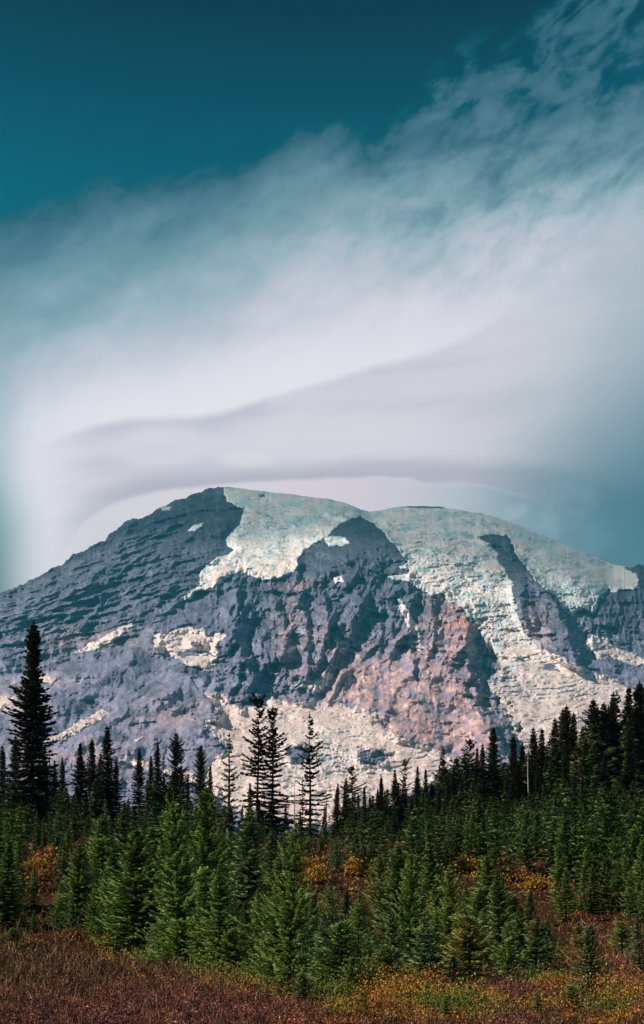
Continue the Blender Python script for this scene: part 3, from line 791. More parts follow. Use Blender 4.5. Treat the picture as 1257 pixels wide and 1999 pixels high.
# ------------------------------------------------------------------ the ground, one sheet
GP = np.array([(-60, -1.2), (-12, -1.6), (0, -1.7), (8, -1.9), (15, -2.2), (22, -2.7), (30, -3.15), (40, -3.65), (50, -3.6), (60, -2.4), (70, -0.9), (82, 0.1), (100, 1.1), (130, 2.3), (160, 3.1), (200, 3.8),
               (250, 4.2), (300, 2.0), (400, -8.0), (700, -35.0), (1500, -60.0), (9500, -62.0)], float)


def ground_z(x, y):
    x = np.asarray(x, float); y = np.asarray(y, float)
    z = np.interp(y, GP[:, 0], GP[:, 1])
    for dd in (-6, 6):
        z = z + np.interp(y + dd, GP[:, 0], GP[:, 1])
    z = z / 3
    near = 1 - ss(y, 260, 420)
    z = z + near * ss(y, 70, 170) * (ss(x, 8, 70) * 4.0 + ss(-x, 10, 60) * 1.0)
    z = z + near * (0.22 * fbm(x / 9, y / 9, 501, 3) + 0.5 * fbm(x / 30, y / 30, 505, 2) * ss(y, 20, 60))
    z = z + ss(y, 12, 30) * (1 - ss(y, 60, 90)) * ss(-x, 2, 16) * 0.45
    return z


def px_of(x, y, z=None):
    return CX + F * x / y, (YH - F * z / y if z is not None else None)


ys = np.concatenate([np.array([-59, -35, -15, -5, 0, 3, 6]), np.arange(8, 70, 0.5), np.arange(70, 300, 3.0), np.array([320, 350, 400, 500, 700, 1000, 1500, 2200, 3000, 4500, 6500, 9400])])
ks = np.concatenate([np.array([-1.15, -0.9, -0.7, -0.55]), np.linspace(-0.45, 0.45, 240), np.array([0.55, 0.7, 0.9, 1.15])])
YY = np.repeat(ys[:, None], len(ks), 1)
XX = ks[None, :] * (YY + 75)
ZZ = ground_z(XX, YY)
gm, g, b, out = new_mat('meadow_soil')
tcx = g.n('ShaderNodeTexCoord')
n_a = g.noise(tcx.outputs['Object'], 0.35, 5, 0.6)
n_b = g.noise(tcx.outputs['Object'], 9.0, 4, 0.6)
cc = g.ramp(n_a, [(0.3, (0.020, 0.012, 0.008)), (0.5, (0.045, 0.022, 0.012)), (0.7, (0.075, 0.035, 0.012))])
cc = g.mix(1.0, cc, g.ramp(n_b, [(0.3, (0.5, 0.5, 0.5)), (0.7, (1.4, 1.4, 1.4))]), 'MULTIPLY')
g.put(cc, b.inputs['Base Color'])
b.inputs['Roughness'].default_value = 1.0
b.inputs['Specular IOR Level'].default_value = 0.05
gr = mesh_from('ground', np.stack([XX, YY, ZZ], -1).reshape(-1, 3), grid_faces(*YY.shape), gm)
gr['kind'] = 'structure'


# ------------------------------------------------------------------ what colours grow where (photo rows and columns, then fixed to the ground)
def cover_colour(px, py, rnd):
    """heath and huckleberry turning red, rust and yellow in patches"""
    n = px.shape[0]
    r1, r2, r3 = rnd.rand(n), rnd.rand(n), rnd.rand(n)
    brown = np.array([0.100, 0.040, 0.014]); maroon = np.array([0.150, 0.036, 0.036]); gold = np.array([0.30, 0.150, 0.016]); orange = np.array([0.26, 0.080, 0.016]); olive = np.array([0.085, 0.100, 0.016]); pinkc = np.array([0.42, 0.24, 0.20]); green = np.array([0.035, 0.075, 0.018])
    nz = fbm(px / 60, py / 26, 701, 4); nz2 = fbm(px / 22, py / 12, 705, 3)
    def bl(x0, y0, rx, ry):
        return np.exp(-((px - x0) / rx) ** 2 - ((py - y0) / ry) ** 2)
    w_m = np.clip(bl(330, 1965, 260, 45) + 0.6 * bl(60, 1995, 200, 25) + bl(1010, 1915, 75, 28) + bl(1200, 1835, 60, 50) * 1.1 + 0.5 * bl(560, 1995, 150, 30) + 0.8 * bl(1230, 1930, 60, 40) + 0.7 * bl(850, 1995, 60, 10) + 0.8 * bl(1000, 1990, 60, 14), 0, 1)
    w_g = np.clip(bl(745, 1955, 110, 32) * 1.25 + bl(905, 1960, 80, 30) * 0.9 + 0.9 * bl(470, 1915, 90, 14) + 0.6 * bl(1190, 1990, 70, 25) + 1.0 * bl(605, 1700, 40, 40) + bl(1030, 1720, 50, 30) + bl(80, 1665, 35, 50) + bl(690, 1715, 25, 25) + bl(215, 1868, 30, 8) * 1.1 + bl(910, 1700, 60, 20), 0, 1)
    w_o = np.clip(bl(800, 1950, 120, 30) * 0.8 + bl(80, 1640, 40, 45) + bl(160, 1620, 25, 20) + bl(610, 1685, 40, 25) + bl(1040, 1725, 50, 30) + bl(640, 1990, 120, 16) * 0.8 + bl(1100, 1790, 80, 40) * 0.7 + bl(1240, 1960, 60, 50) * 0.5, 0, 1)
    w_v = np.clip(bl(680, 1940, 60, 20) * 0.7 + bl(430, 1900, 130, 16) + bl(560, 1935, 110, 16) * 0.8 + bl(960, 1960, 90, 30) * 0.5 + bl(1130, 1940, 60, 40) * 0.5 + 0.35, 0, 1) * ss(nz2, -0.1, 0.3)
    c = np.repeat(brown[None], n, 0)
    def mx(c, t, w):
        w = np.clip(w, 0, 1)[:, None]
        return c * (1 - w) + t * w
    c = mx(c, orange, 0.25 * (r2 > 0.8))
    c = mx(c, green, w_v * (r1 < 0.5) * 0.9)
    c = mx(c, olive, w_v * (r1 >= 0.5) * 0.9)
    c = mx(c, maroon, (r1 < np.clip(w_m * 1.5 + nz, 0, 1)) * 0.95)
    c = mx(c, orange, (r2 < np.clip(w_o * 1.2 + nz * 0.8 - 0.1, 0, 1)) * 0.9)
    c = mx(c, gold, (r3 < np.clip(w_g * 1.3 + nz * 0.9 - 0.05, 0, 1)) * 0.95)
    c = mx(c, pinkc, ((rnd.rand(n) < 0.03 + 0.08 * w_m)) * 0.8)
    c = c * (0.15 + 1.35 * rnd.rand(n) ** 1.3)[:, None]
    patch = 0.55 + 0.9 * ss(fbm(px / 35, py / 14, 731, 4), -0.35, 0.35)
    return c * patch[:, None]


leaf_m, g, b, out = new_mat('autumn_leaves')
att = g.n('ShaderNodeAttribute', attribute_name='leaf')
g.put(att.outputs['Color'], b.inputs['Base Color'])
b.inputs['Roughness'].default_value = 0.55
b.inputs['Specular IOR Level'].default_value = 0.25


def leaf_cloud(P, size, rnd, up=0.7, aspect=0.45):
    """one kite-shaped leaf per point; returns verts, faces"""
    n = len(P)
    d = rnd.randn(n, 3); d[:, 2] = np.abs(d[:, 2]) * up + 0.35
    d /= np.linalg.norm(d, axis=1)[:, None]
    q = rnd.randn(n, 3); w = np.cross(d, q); w /= np.linalg.norm(w, axis=1)[:, None]
    L = size[:, None]
    a = P; m = P + d * L * 0.5; t = P + d * L
    V = np.stack([a, m + w * L * aspect * 0.5, t, m - w * L * aspect * 0.5], 1).reshape(-1, 3)
    Fq = np.arange(4 * n).reshape(n, 4)
    return V, Fq


def ground_cover(n, y0, y1, size0, hgt, seed, name, aspect=0.45, up=0.7, straw=False, lab='red, rust and golden autumn heath covering the meadow floor'):
    rnd = np.random.RandomState(seed)
    # uniform over the picture: density follows nearness
    yy = 1.0 / (1.0 / y1 + rnd.rand(n) * (1.0 / y0 - 1.0 / y1))
    kk = (rnd.rand(n) * 2160 - 450 - CX) / F
    xx = kk * yy
    # small clumps
    cl_ = 0.5 + fbm(xx * 1.6, yy * 1.6, 711, 3)
    keepm = rnd.rand(n) < np.clip(cl_ * 1.6 + 0.05, 0.10, 1)
    xx, yy = xx[keepm], yy[keepm]
    mound = np.clip(fbm(xx * 1.3, yy * 1.0, 715, 4) * 1.3 + 0.35, 0, 1)
    zz = ground_z(xx, yy)
    ht = hgt * (0.22 + 1.9 * mound ** 1.8)
    z = zz + rnd.rand(len(xx)) ** 0.7 * ht
    px, py = px_of(xx, yy, z)
    c = cover_colour(px, py, rnd)
    sz = size0 * (0.6 + 0.9 * rnd.rand(len(xx))) * np.clip(yy / 30, 0.55, 3.0)
    if straw:
        z = zz
        c = c * 0.6 + np.array([0.16, 0.10, 0.045])[None] * rnd.rand(len(xx))[:, None]
    V, Fq = leaf_cloud(np.stack([xx, yy, z], -1), sz, rnd, up, aspect)
    o = mesh_from(name, V, Fq, leaf_m, smooth=False, vcols={'leaf': np.repeat(c, 4, 0)})
    o['kind'] = 'stuff'
    o['label'] = lab
    o['category'] = 'grass' if straw else 'heath'
    return o


ground_cover(700000, 11, 60, 0.050, 0.26, 1, 'heath')
ground_cover(125000, 60, 190, 0.075, 0.5, 2, 'meadow_undergrowth', lab='rusty undergrowth showing between the firs on the slope')
ground_cover(95000, 11, 55, 0.30, 0.2, 3, 'dry_grass', 0.055, 2.2, True, 'thin straw coloured grass blades standing up through the heath')


# ------------------------------------------------------------------ conifers
def fir_mesh(seed, H, Rw, gap, per, twig, wid, droop=0.25, upturn=0.35, start=0.03, ragged=0.15, prof=0.85, clump=0.0, sparse=0.0, lean=0.0, shell=0.0, flat=0.7, tipc=0.5, dens=0.24):
    """trunk and crown of one fir, base at the origin"""
    r = random.Random(seed)
    V = []; Fq = []; T = []
    def kite(a, d, w, L, wd, tint):
        n = len(V)
        ax, ay, az = a; dx, dy, dz = d; wx_, wy_, wz_ = w
        h = wd * 0.5
        m = (ax + dx * L * 0.45, ay + dy * L * 0.45, az + dz * L * 0.45)
        V.append(a); V.append((m[0] + wx_ * h, m[1] + wy_ * h, m[2] + wz_ * h))
        V.append((ax + dx * L, ay + dy * L, az + dz * L)); V.append((m[0] - wx_ * h, m[1] - wy_ * h, m[2] - wz_ * h))
        Fq.append((n, n + 1, n + 2, n + 3))
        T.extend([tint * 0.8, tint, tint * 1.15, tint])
    z = H * start
    wob = [r.uniform(-1, 1) for _ in range(8)]
    sectors = [r.uniform(0.65, 1.15) for _ in range(12)]
    brs = []
    while z < H * 0.985:
        t = z / H
        Rr = Rw * ((1 - t) ** prof) * (1 + 0.16 * math.sin(t * 17 + wob[0] * 3) * ragged * 4)
        Rr = max(Rr, 0.05 * Rw)
        n = max(3, int(per * (0.55 + 0.45 * (1 - t))))
        a0 = r.uniform(0, 6.28)
        skipw = r.random() < sparse * 0.6
        for k in range(n):
            if skipw and r.random() < 0.8:
                continue
            if r.random() < sparse:
                continue
            a = a0 + k * 6.283 / n + r.uniform(-0.25, 0.25)
            sec = sectors[int((a % 6.283) / 6.283 * 12) % 12]
            L = Rr * (1 + r.uniform(-ragged, ragged) * 1.6) * (1 + (sec - 0.9) * ragged * 2)
            if r.random() < 0.06:
                L *= 1.25
            brs.append((z + r.uniform(-0.4, 0.4) * gap * 0.5, a, L, t))
        z += gap * (0.65 + 0.5 * (1 - t)) * r.uniform(0.8, 1.2)
    for z, a, L, t in brs:
        ca, sa = math.cos(a), math.sin(a)
        # young wood at the tip points up, old branches droop and turn up at the end
        s0 = 0.75 * t ** 1.5 - droop * (1 - t) + r.uniform(-0.12, 0.12)
        pts = []
        ns = 4 if L > 5 * twig * 0.4 else 3
        px_, pz = 0.0, z
        for i in range(ns + 1):
            u = i / ns
            pts.append((px_, pz))
            sl = s0 + upturn * u * u * 1.6
            c_ = 1 / math.sqrt(1 + sl * sl)
            px_ += L / ns * c_; pz += L / ns * sl * c_
        tb = r.uniform(0.75, 1.2)
        nt_ = max(3, int(L / (twig * dens)))
        for i in range(nt_):
            u = (i + r.random() * 0.7) / nt_
            if u < shell:
                continue
            f = u * ns; j = min(int(f), ns - 1); fr = f - j
            rad = pts[j][0] + (pts[j + 1][0] - pts[j][0]) * fr
            zz = pts[j][1] + (pts[j + 1][1] - pts[j][1]) * fr
            tl = twig * (1 - 0.55 * u) * r.uniform(0.7, 1.25) * (0.55 + 0.45 * min(1, L / (2.2 * twig)))
            if clump and r.random() < clump * (0.5 + 0.5 * math.sin(u * 9 + a * 3)):
                continue
            for sd in ((1, -1) if i % 2 else (-1, 1)):
                fa_ = a + sd * r.uniform(0.55, 1.0)
                el = r.uniform(-0.28, 0.22) * flat * 1.4 + 0.25 * u * flat
                d = (math.cos(fa_) * math.cos(el), math.sin(fa_) * math.cos(el), math.sin(el))
                ro = r.uniform(-flat, flat)
                w = (-math.sin(fa_) * math.cos(ro), math.cos(fa_) * math.cos(ro), math.sin(ro))
                kite((rad * ca, rad * sa, zz), d, w, tl, wid * r.uniform(0.75, 1.25), tb * (0.7 + tipc * u * u + 0.15 * u))  # tint rises outward, painting sunlit tips over darker old needles
        # needles along the branch itself, ending in a bright shoot
        for i in range(ns):
            p, q = pts[i], pts[i + 1]
            dx, dz = q[0] - p[0], q[1] - p[1]
            l = math.hypot(dx, dz) + 1e-6
            d = (ca * dx / l, sa * dx / l, dz / l)
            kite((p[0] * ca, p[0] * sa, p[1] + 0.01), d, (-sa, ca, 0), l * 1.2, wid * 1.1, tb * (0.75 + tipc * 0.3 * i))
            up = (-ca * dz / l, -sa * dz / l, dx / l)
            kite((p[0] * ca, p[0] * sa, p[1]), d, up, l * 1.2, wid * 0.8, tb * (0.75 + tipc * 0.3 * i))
    # leader
    for k in range(3):
        a = k * 2.1
        kite((0, 0, H * 0.965), (0.02 * math.cos(a), 0.02 * math.sin(a), 1), (math.cos(a), math.sin(a), 0), H * 0.035 + twig * 0.4, wid * 0.8, 1.2)
    V = np.array(V); T = np.array(T)
    bend = lean * (V[:, 2] / H) ** 2 * H
    V[:, 0] += bend
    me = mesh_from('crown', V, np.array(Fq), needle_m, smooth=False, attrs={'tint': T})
    # trunk: tapered, eight sided, slightly crooked
    nr_ = 9; sg = 8; TV = []
    rb = max(0.012 * H + 0.02, 0.03)
    for i in range(nr_):
        t = i / (nr_ - 1)
        rr = rb * (1 - t) ** 0.9 + 0.008
        if i == 0: rr *= 1.35
        cxx = lean * t * t * H + 0.15 * rb * math.sin(t * 9 + seed)
        for k in range(sg):
            q = k * 6.283 / sg
            TV.append((cxx + rr * math.cos(q) * (1 + 0.12 * math.sin(3 * q + seed)), rr * math.sin(q) * (1 + 0.12 * math.sin(3 * q + seed)), t * H * 0.99 - (0.25 if i == 0 else 0)))
    TF = [(i * sg + k, i * sg + (k + 1) % sg, (i + 1) * sg + (k + 1) % sg, (i + 1) * sg + k) for i in range(nr_ - 1) for k in range(sg)]
    tr = mesh_from('trunk', np.array(TV), np.array(TF), bark_m)
    return tr, me


# needles: colour set per tree, shoots lighter than old wood, with sunlight painted on
needle_m, g, b, out = new_mat('fir_needles')
oi = g.n('ShaderNodeObjectInfo')
att = g.n('ShaderNodeAttribute', attribute_name='tint')
tcx = g.n('ShaderNodeTexCoord')
nn = g.noise(tcx.outputs['Object'], 1.3, 3, 0.6)
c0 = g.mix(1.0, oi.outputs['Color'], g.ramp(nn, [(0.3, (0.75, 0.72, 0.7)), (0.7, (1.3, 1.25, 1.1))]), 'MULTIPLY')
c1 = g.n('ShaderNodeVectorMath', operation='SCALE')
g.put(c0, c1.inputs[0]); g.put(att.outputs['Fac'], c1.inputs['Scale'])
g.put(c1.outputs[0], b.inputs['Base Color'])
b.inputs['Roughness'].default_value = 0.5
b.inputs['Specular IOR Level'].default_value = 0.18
lit_shoot = g.mix(g.mul(g.sstep(att.outputs['Fac'], 1.3, 2.4), 0.62), c1.outputs[0], (0.36, 0.46, 0.15))  # pale tip colour: new growth and a painted sun highlight
g.put(lit_shoot, b.inputs['Base Color'])
tl_ = g.n('ShaderNodeBsdfTranslucent')
g.put(lit_shoot, tl_.inputs['Color'])
mxs = g.n('ShaderNodeMixShader'); mxs.inputs[0].default_value = 0.15
g.nt.links.new(b.outputs[0], mxs.inputs[1]); g.nt.links.new(tl_.outputs[0], mxs.inputs[2])
g.nt.links.new(mxs.outputs[0], out.inputs[0])

bark_m, g, b, out = new_mat('fir_bark')
tcx = g.n('ShaderNodeTexCoord')
mp = g.n('ShaderNodeMapping'); g.put(tcx.outputs['Object'], mp.inputs[0]); mp.inputs['Scale'].default_value = (8, 8, 1.5)
g.put(g.ramp(g.noise(mp.outputs[0], 2.0, 5, 0.65), [(0.3, (0.035, 0.026, 0.022)), (0.6, (0.11, 0.09, 0.08)), (0.8, (0.22, 0.19, 0.17))]), b.inputs['Base Color'])
b.inputs['Roughness'].default_value = 0.9

snag_m, g, b, out = new_mat('bleached_deadwood')
tcx = g.n('ShaderNodeTexCoord')
mp = g.n('ShaderNodeMapping'); g.put(tcx.outputs['Object'], mp.inputs[0]); mp.inputs['Scale'].default_value = (6, 6, 0.8)
g.put(g.ramp(g.noise(mp.outputs[0], 2.0, 5, 0.65), [(0.3, (0.12, 0.10, 0.09)), (0.55, (0.30, 0.26, 0.24)), (0.8, (0.48, 0.43, 0.40))]), b.inputs['Base Color'])
b.inputs['Roughness'].default_value = 0.85

KIND = {}
def proto(key, **kw):
    tr, cr = fir_mesh(**kw)
    KIND[key] = (tr.data, cr.data, kw['H'])
    for o in (tr, cr):
        bpy.data.objects.remove(o)

# tall old firs: 20 m, dense, shelves of drooping branches
proto('old1', seed=1, H=20, Rw=3.1, gap=0.36, per=11, twig=0.72, wid=0.30, droop=0.42, upturn=0.30, start=0.04, ragged=0.24, prof=0.74, clump=0.12)
proto('old2', seed=2, H=20, Rw=2.9, gap=0.38, per=11, twig=0.70, wid=0.30, droop=0.48, upturn=0.30, start=0.04, ragged=0.28, prof=0.84, clump=0.15)
proto('old3', seed=3, H=20, Rw=3.5, gap=0.40, per=11, twig=0.76, wid=0.30, droop=0.35, upturn=0.30, start=0.04, ragged=0.28, prof=0.95, clump=0.15)
proto('old4', seed=11, H=20, Rw=2.5, gap=0.36, per=10, twig=0.64, wid=0.28, droop=0.45, upturn=0.25, start=0.04, ragged=0.30, prof=0.78, clump=0.15)
proto('old5', seed=12, H=20, Rw=3.0, gap=0.42, per=10, twig=0.70, wid=0.30, droop=0.30, upturn=0.45, start=0.04, ragged=0.42, prof=0.62, clump=0.2, sparse=0.08)
# ragged hemlocks with bare stretches
proto('rag1', seed=21, H=20, Rw=2.5, gap=0.55, per=9, twig=0.72, wid=0.36, droop=0.50, upturn=0.30, start=0.12, ragged=0.55, prof=0.40, clump=0.25, sparse=0.25, lean=0.01)
proto('rag2', seed=22, H=20, Rw=2.7, gap=0.55, per=9, twig=0.78, wid=0.38, droop=0.40, upturn=0.35, start=0.10, ragged=0.50, prof=0.45, clump=0.25, sparse=0.22, lean=-0.01)
proto('rag3', seed=23, H=20, Rw=2.8, gap=0.70, per=8, twig=0.78, wid=0.36, droop=0.35, upturn=0.45, start=0.08, ragged=0.5, prof=0.52, clump=0.25, sparse=0.28)
# open leader-like fir
proto('thin1', seed=31, H=10, Rw=1.25, gap=0.48, per=6, twig=0.34, wid=0.15, droop=0.05, upturn=0.55, start=0.05, ragged=0.3, prof=0.75, sparse=0.12)
# young firs, 6 m: full cones of tiered branches with lighter, sun-painted shoots at their ends
for i_ in range(7):
    proto('yng%d' % i_, seed=40 + i_, H=6, Rw=(1.75, 2.05, 1.6, 1.9, 2.15, 1.5, 1.85)[i_], gap=(0.25, 0.28, 0.24, 0.30, 0.27, 0.25, 0.34)[i_], per=(12, 12, 12, 11, 13, 12, 11)[i_], twig=0.42, wid=0.105, droop=(0.25, 0.14, 0.32, 0.10, 0.22, 0.18, 0.05)[i_],
          upturn=(0.38, 0.50, 0.35, 0.55, 0.42, 0.60, 0.65)[i_], start=0.02, ragged=(0.24, 0.30, 0.24, 0.32, 0.28, 0.28, 0.38)[i_], prof=(0.80, 0.72, 0.9, 0.75, 0.66, 0.85, 0.7)[i_], flat=0.42, tipc=1.9, dens=0.17)
# the nearest ones, with finer sprays
for i_ in range(4):
    proto('near%d' % i_, seed=140 + i_, H=4.5, Rw=(1.15, 1.35, 1.25, 1.05)[i_], gap=(0.17, 0.19, 0.20, 0.17)[i_], per=(12, 12, 11, 12)[i_], twig=0.25, wid=0.058, droop=(0.22, 0.12, 0.05, 0.28)[i_],
          upturn=(0.42, 0.55, 0.65, 0.40)[i_], start=0.02, ragged=(0.26, 0.30, 0.36, 0.26)[i_], prof=(0.78, 0.72, 0.68, 0.86)[i_], flat=0.55, tipc=2.0, dens=0.18)
# young firs farther off, fewer and broader sprays, 8 m
for i_ in range(5):
    proto('mid%d' % i_, seed=60 + i_, H=8, Rw=(2.1, 1.8, 2.3, 2.0, 1.65)[i_], gap=0.36, per=11, twig=0.58, wid=0.19, droop=(0.25, 0.3, 0.2, 0.15, 0.3)[i_], upturn=0.4, start=0.02, ragged=0.30, prof=(0.8, 0.85, 0.75, 0.7, 0.9)[i_], flat=0.45, tipc=1.7, dens=0.2)
proto('far0', seed=71, H=5, Rw=1.3, gap=0.42, per=7, twig=0.50, wid=0.20, droop=0.2, upturn=0.4, start=0.02, ragged=0.3, prof=0.8, flat=0.45, tipc=1.6, dens=0.30)
# low bushy saplings 2 m
for i_ in range(3):
    proto('sap%d' % i_, seed=80 + i_, H=2, Rw=(1.05, 0.8, 1.3)[i_], gap=0.14, per=11, twig=0.27, wid=0.06, droop=0.10, upturn=0.45, start=0.02, ragged=0.28, prof=(0.6, 0.75, 0.45)[i_], flat=0.4, tipc=1.8, dens=0.18)

TONE = {   # needle colour, word
    'dark': ((0.044, 0.048, 0.023), 'dark'), 'black': ((0.034, 0.037, 0.020), 'nearly black'), 'green': ((0.058, 0.118, 0.018), 'green'), 'deep': ((0.030, 0.068, 0.019), 'deep green'),
    'blue': ((0.040, 0.092, 0.042), 'bluish green'), 'bright': ((0.085, 0.160, 0.022), 'bright green'), 'yellow': ((0.125, 0.130, 0.038), 'yellowish green'), 'brown': ((0.095, 0.052, 0.030), 'brownish')}
TREES = []
NT = [0]


def tree(kind, px, top, D, tone, label, cat, name, group=None, wide=1.0, rot=None, parts=True):
    tm, cm, H0 = KIND[kind]
    rr = random.Random(NT[0] * 7 + 3); NT[0] += 1
    x = (px - CX) / F * D
    z0 = float(ground_z(x, D))
    h = (YH - top) / F * D - z0
    if h < 0.3:
        return None
    s = h / H0
    root = bpy.data.objects.new(name, None)
    root.empty_display_size = 0.3
    COL.objects.link(root)
    root.location = (x, D, z0)
    root.rotation_euler = (rr.uniform(-1, 1) * (0.045 if h < 8 else 0.012), rr.uniform(-1, 1) * (0.045 if h < 8 else 0.012), rr.uniform(0, 6.28) if rot is None else rot)
    root.scale = (s * wide, s * wide, s)
    root['label'] = label; root['category'] = cat
    if group:
        root['group'] = group
    base = TONE[tone][0]
    v = rr.uniform(0.8, 1.25); hsh = rr.uniform(-0.10, 0.10)
    colr_ = (base[0] * v * (1 + hsh), base[1] * v, base[2] * v * (1 - hsh), 1)
    for nm, me_ in (('trunk', tm), ('crown', cm)):
        o = bpy.data.objects.new(nm, me_)
        COL.objects.link(o)
        o.parent = root
        o.color = colr_
    TREES.append((px, top, D, h, x))
    return root


exec_list = []
# ---- the skyline, left to right: kind, column, row of the tip, distance, width factor, tone, label
HERO = [
    ('old4', 6, 1456, 135, 1.1, 'dark', 'dark fir cut by the left edge of the photo, left of the giant fir'),
    ('old4', 30, 1436, 128, 1.1, 'dark', 'dark fir pressed against the left side of the giant fir'),
    ('old1', 63, 1213, 118, 0.92, 'black', 'giant dark fir at the far left, tallest tree in the photo'),
    ('old4', 86, 1470, 130, 0.9, 'dark', 'dark fir close against the right side of the giant fir'),
    ('old2', 107, 1484, 140, 0.8, 'dark', 'small dark fir just right of the bare grey snag beside the giant fir'),
    ('old4', 122, 1478, 138, 0.85, 'dark', 'slim dark fir, second right of the bare grey snag by the giant fir'),
    ('old2', 157, 1450, 132, 1.05, 'dark', 'dark pointed fir alone against the slope below the long left snow streak'),
    ('old1', 181, 1441, 135, 0.8, 'dark', 'dark fir with a bushy tip right of the pointed fir under the snow streak'),
    ('old4', 194, 1470, 138, 0.9, 'brown', 'short brownish fir squeezed left of the blade shaped dark fir'),
    ('old4', 211, 1417, 128, 1.15, 'black', 'blade shaped dark fir with a needle tip, tallest of the left cluster'),
    ('old4', 227, 1482, 134, 0.9, 'dark', 'dark fir leaning on the right side of the blade shaped fir'),
    ('old2', 271, 1460, 140, 0.9, 'dark', 'lone dark fir standing in the gap right of the blade shaped fir'),
    ('old4', 294, 1474, 138, 0.85, 'dark', 'short dark fir between the lone fir and a taller spire'),
    ('old4', 307, 1448, 134, 0.9, 'dark', 'narrow dark spire left of the dense twin tipped fir'),
    ('rag3', 320, 1468, 138, 0.6, 'dark', 'thin open fir between the narrow spire and the dense twin tipped fir'),
    ('old5', 341, 1430, 130, 0.9, 'black', 'dense dark fir with a blunt tip a quarter of the way across'),
    ('rag3', 353, 1455, 134, 0.7, 'dark', 'ragged dark fir touching the right side of the dense blunt tipped fir'),
    ('old4', 367, 1520, 130, 0.8, 'dark', 'low dark fir in the dip right of the dense blunt tipped fir'),
    ('old5', 392, 1454, 120, 0.85, 'dark', 'dark ragged fir left of the yellowish firs'),
    ('old3', 410, 1494, 100, 0.8, 'yellow', 'yellowish green fir right of the dark ragged one'),
    ('rag1', 501, 1361, 112, 0.82, 'black', 'tall ragged hemlock with bare trunk gaps, left one of the tall pair'),
    ('rag2', 531, 1380, 114, 0.88, 'black', 'ragged dark hemlock with a hooked tip, right one of the tall pair'),
    ('rag3', 606, 1394, 116, 0.85, 'dark', 'lone ragged hemlock with open branches against the lower glacier'),
    ('rag3', 591, 1515, 112, 0.5, 'dark', 'thin dark broken fir touching the lone ragged hemlock'),
    ('old3', 488, 1528, 88, 0.75, 'yellow', 'yellow green fir in front of the tall pair of hemlocks'),
    ('rag2', 688, 1496, 130, 0.95, 'dark', 'broad dark fir with upswept open branches at the glacier foot'),
    ('old4', 670, 1518, 136, 0.9, 'dark', 'narrow dark fir touching the left of the broad upswept fir'),
    ('old4', 658, 1529, 136, 0.8, 'dark', 'shortest slim dark fir left of the broad upswept fir'),
    ('old3', 712, 1536, 128, 0.8, 'dark', 'dark bushy fir on the right side of the broad upswept fir'),
    ('old4', 733, 1538, 140, 0.8, 'dark', 'small dark fir tip left of the needle thin fir'),
    ('old4', 745, 1512, 146, 0.7, 'dark', 'needle thin dark fir right of the broad upswept fir'),
    ('old2', 770, 1502, 150, 0.85, 'dark', 'dark fir with a forked looking tip, left neighbour of the open spire'),
    ('rag1', 790, 1485, 150, 0.75, 'dark', 'open dark spire through which the glacier shows'),
    ('old2', 814, 1496, 150, 0.8, 'dark', 'dark fir, first right of the open spire'),
    ('old3', 831, 1502, 152, 0.8, 'dark', 'dark cone shaped fir, second right of the open spire'),
    ('rag3', 866, 1458, 150, 0.85, 'dark', 'open topped dark fir at the left end of the tall right stand'),
    ('old5', 884, 1500, 154, 0.9, 'dark', 'dark filler fir between the open topped fir and the mop headed one'),
    ('rag2', 915, 1442, 148, 0.95, 'dark', 'mop headed dark fir with a bushy crown and bare stem below'),
    ('old4', 940, 1452, 158, 0.85, 'dark', 'slim dark spire right of the mop headed fir'),
    ('old3', 963, 1420, 148, 1.0, 'dark', 'big symmetrical dark fir left of the blue rock shadow'),
    ('old1', 1001, 1435, 152, 0.8, 'dark', 'dark fir in front of the triangular blue rock shadow'),
    ('old4', 1019, 1454, 155, 0.95, 'black', 'smooth black spire just left of the white snag'),
    ('old4', 1040, 1420, 158, 1.0, 'dark', 'dark fir directly right of the white snag'),
    ('old2', 1057, 1423, 156, 1.0, 'dark', 'dark fir, second right of the white snag'),
    ('old4', 1083, 1402, 160, 1.0, 'dark', 'dark pointed fir at the left shoulder of the high right stand'),
    ('old4', 1096, 1383, 158, 0.9, 'dark', 'left of two twin dark tips in the high right stand'),
    ('old5', 1107, 1378, 156, 0.95, 'dark', 'right of two twin dark tips in the high right stand'),
    ('old2', 1119, 1392, 160, 0.9, 'dark', 'dark fir left of the thin bare snag in the high right stand'),
    ('old5', 1157, 1366, 155, 1.0, 'black', 'black broad topped fir right of the thin bare snag'),
    ('old5', 1178, 1372, 158, 0.9, 'dark', 'dark fir whose lower stem lets the bright glacier through'),
    ('old4', 1195, 1352, 160, 1.0, 'dark', 'slim dark fir left of the two tallest right edge firs'),
    ('rag3', 1206, 1350, 158, 0.8, 'dark', 'open branched dark fir beside the slim one near the right edge'),
    ('old2', 1226, 1342, 157, 1.0, 'black', 'tall black fir second from the right edge on the skyline'),
    ('old1', 1247, 1331, 152, 1.05, 'black', 'tall black fir at the right edge, highest of the right stand'),
    ('old2', 1275, 1340, 152, 1.05, 'black', 'tall black fir half cut off by the right edge of the photo'),
]
for k, px, top, D, w, tone, lab in HERO:
    w *= 1.22 if px > 650 else 1.08
    tree(k, px, top, D, tone, lab, 'fir tree', 'old_fir' if k.startswith('old') else 'ragged_hemlock', 'old trees along the skyline', w)
tree('thin1', 446, 1432, 84, 'yellow', 'thin pale fir with a bare candle like leader left of the tall pair', 'fir tree', 'slender_fir', 'old trees along the skyline', 1.25)


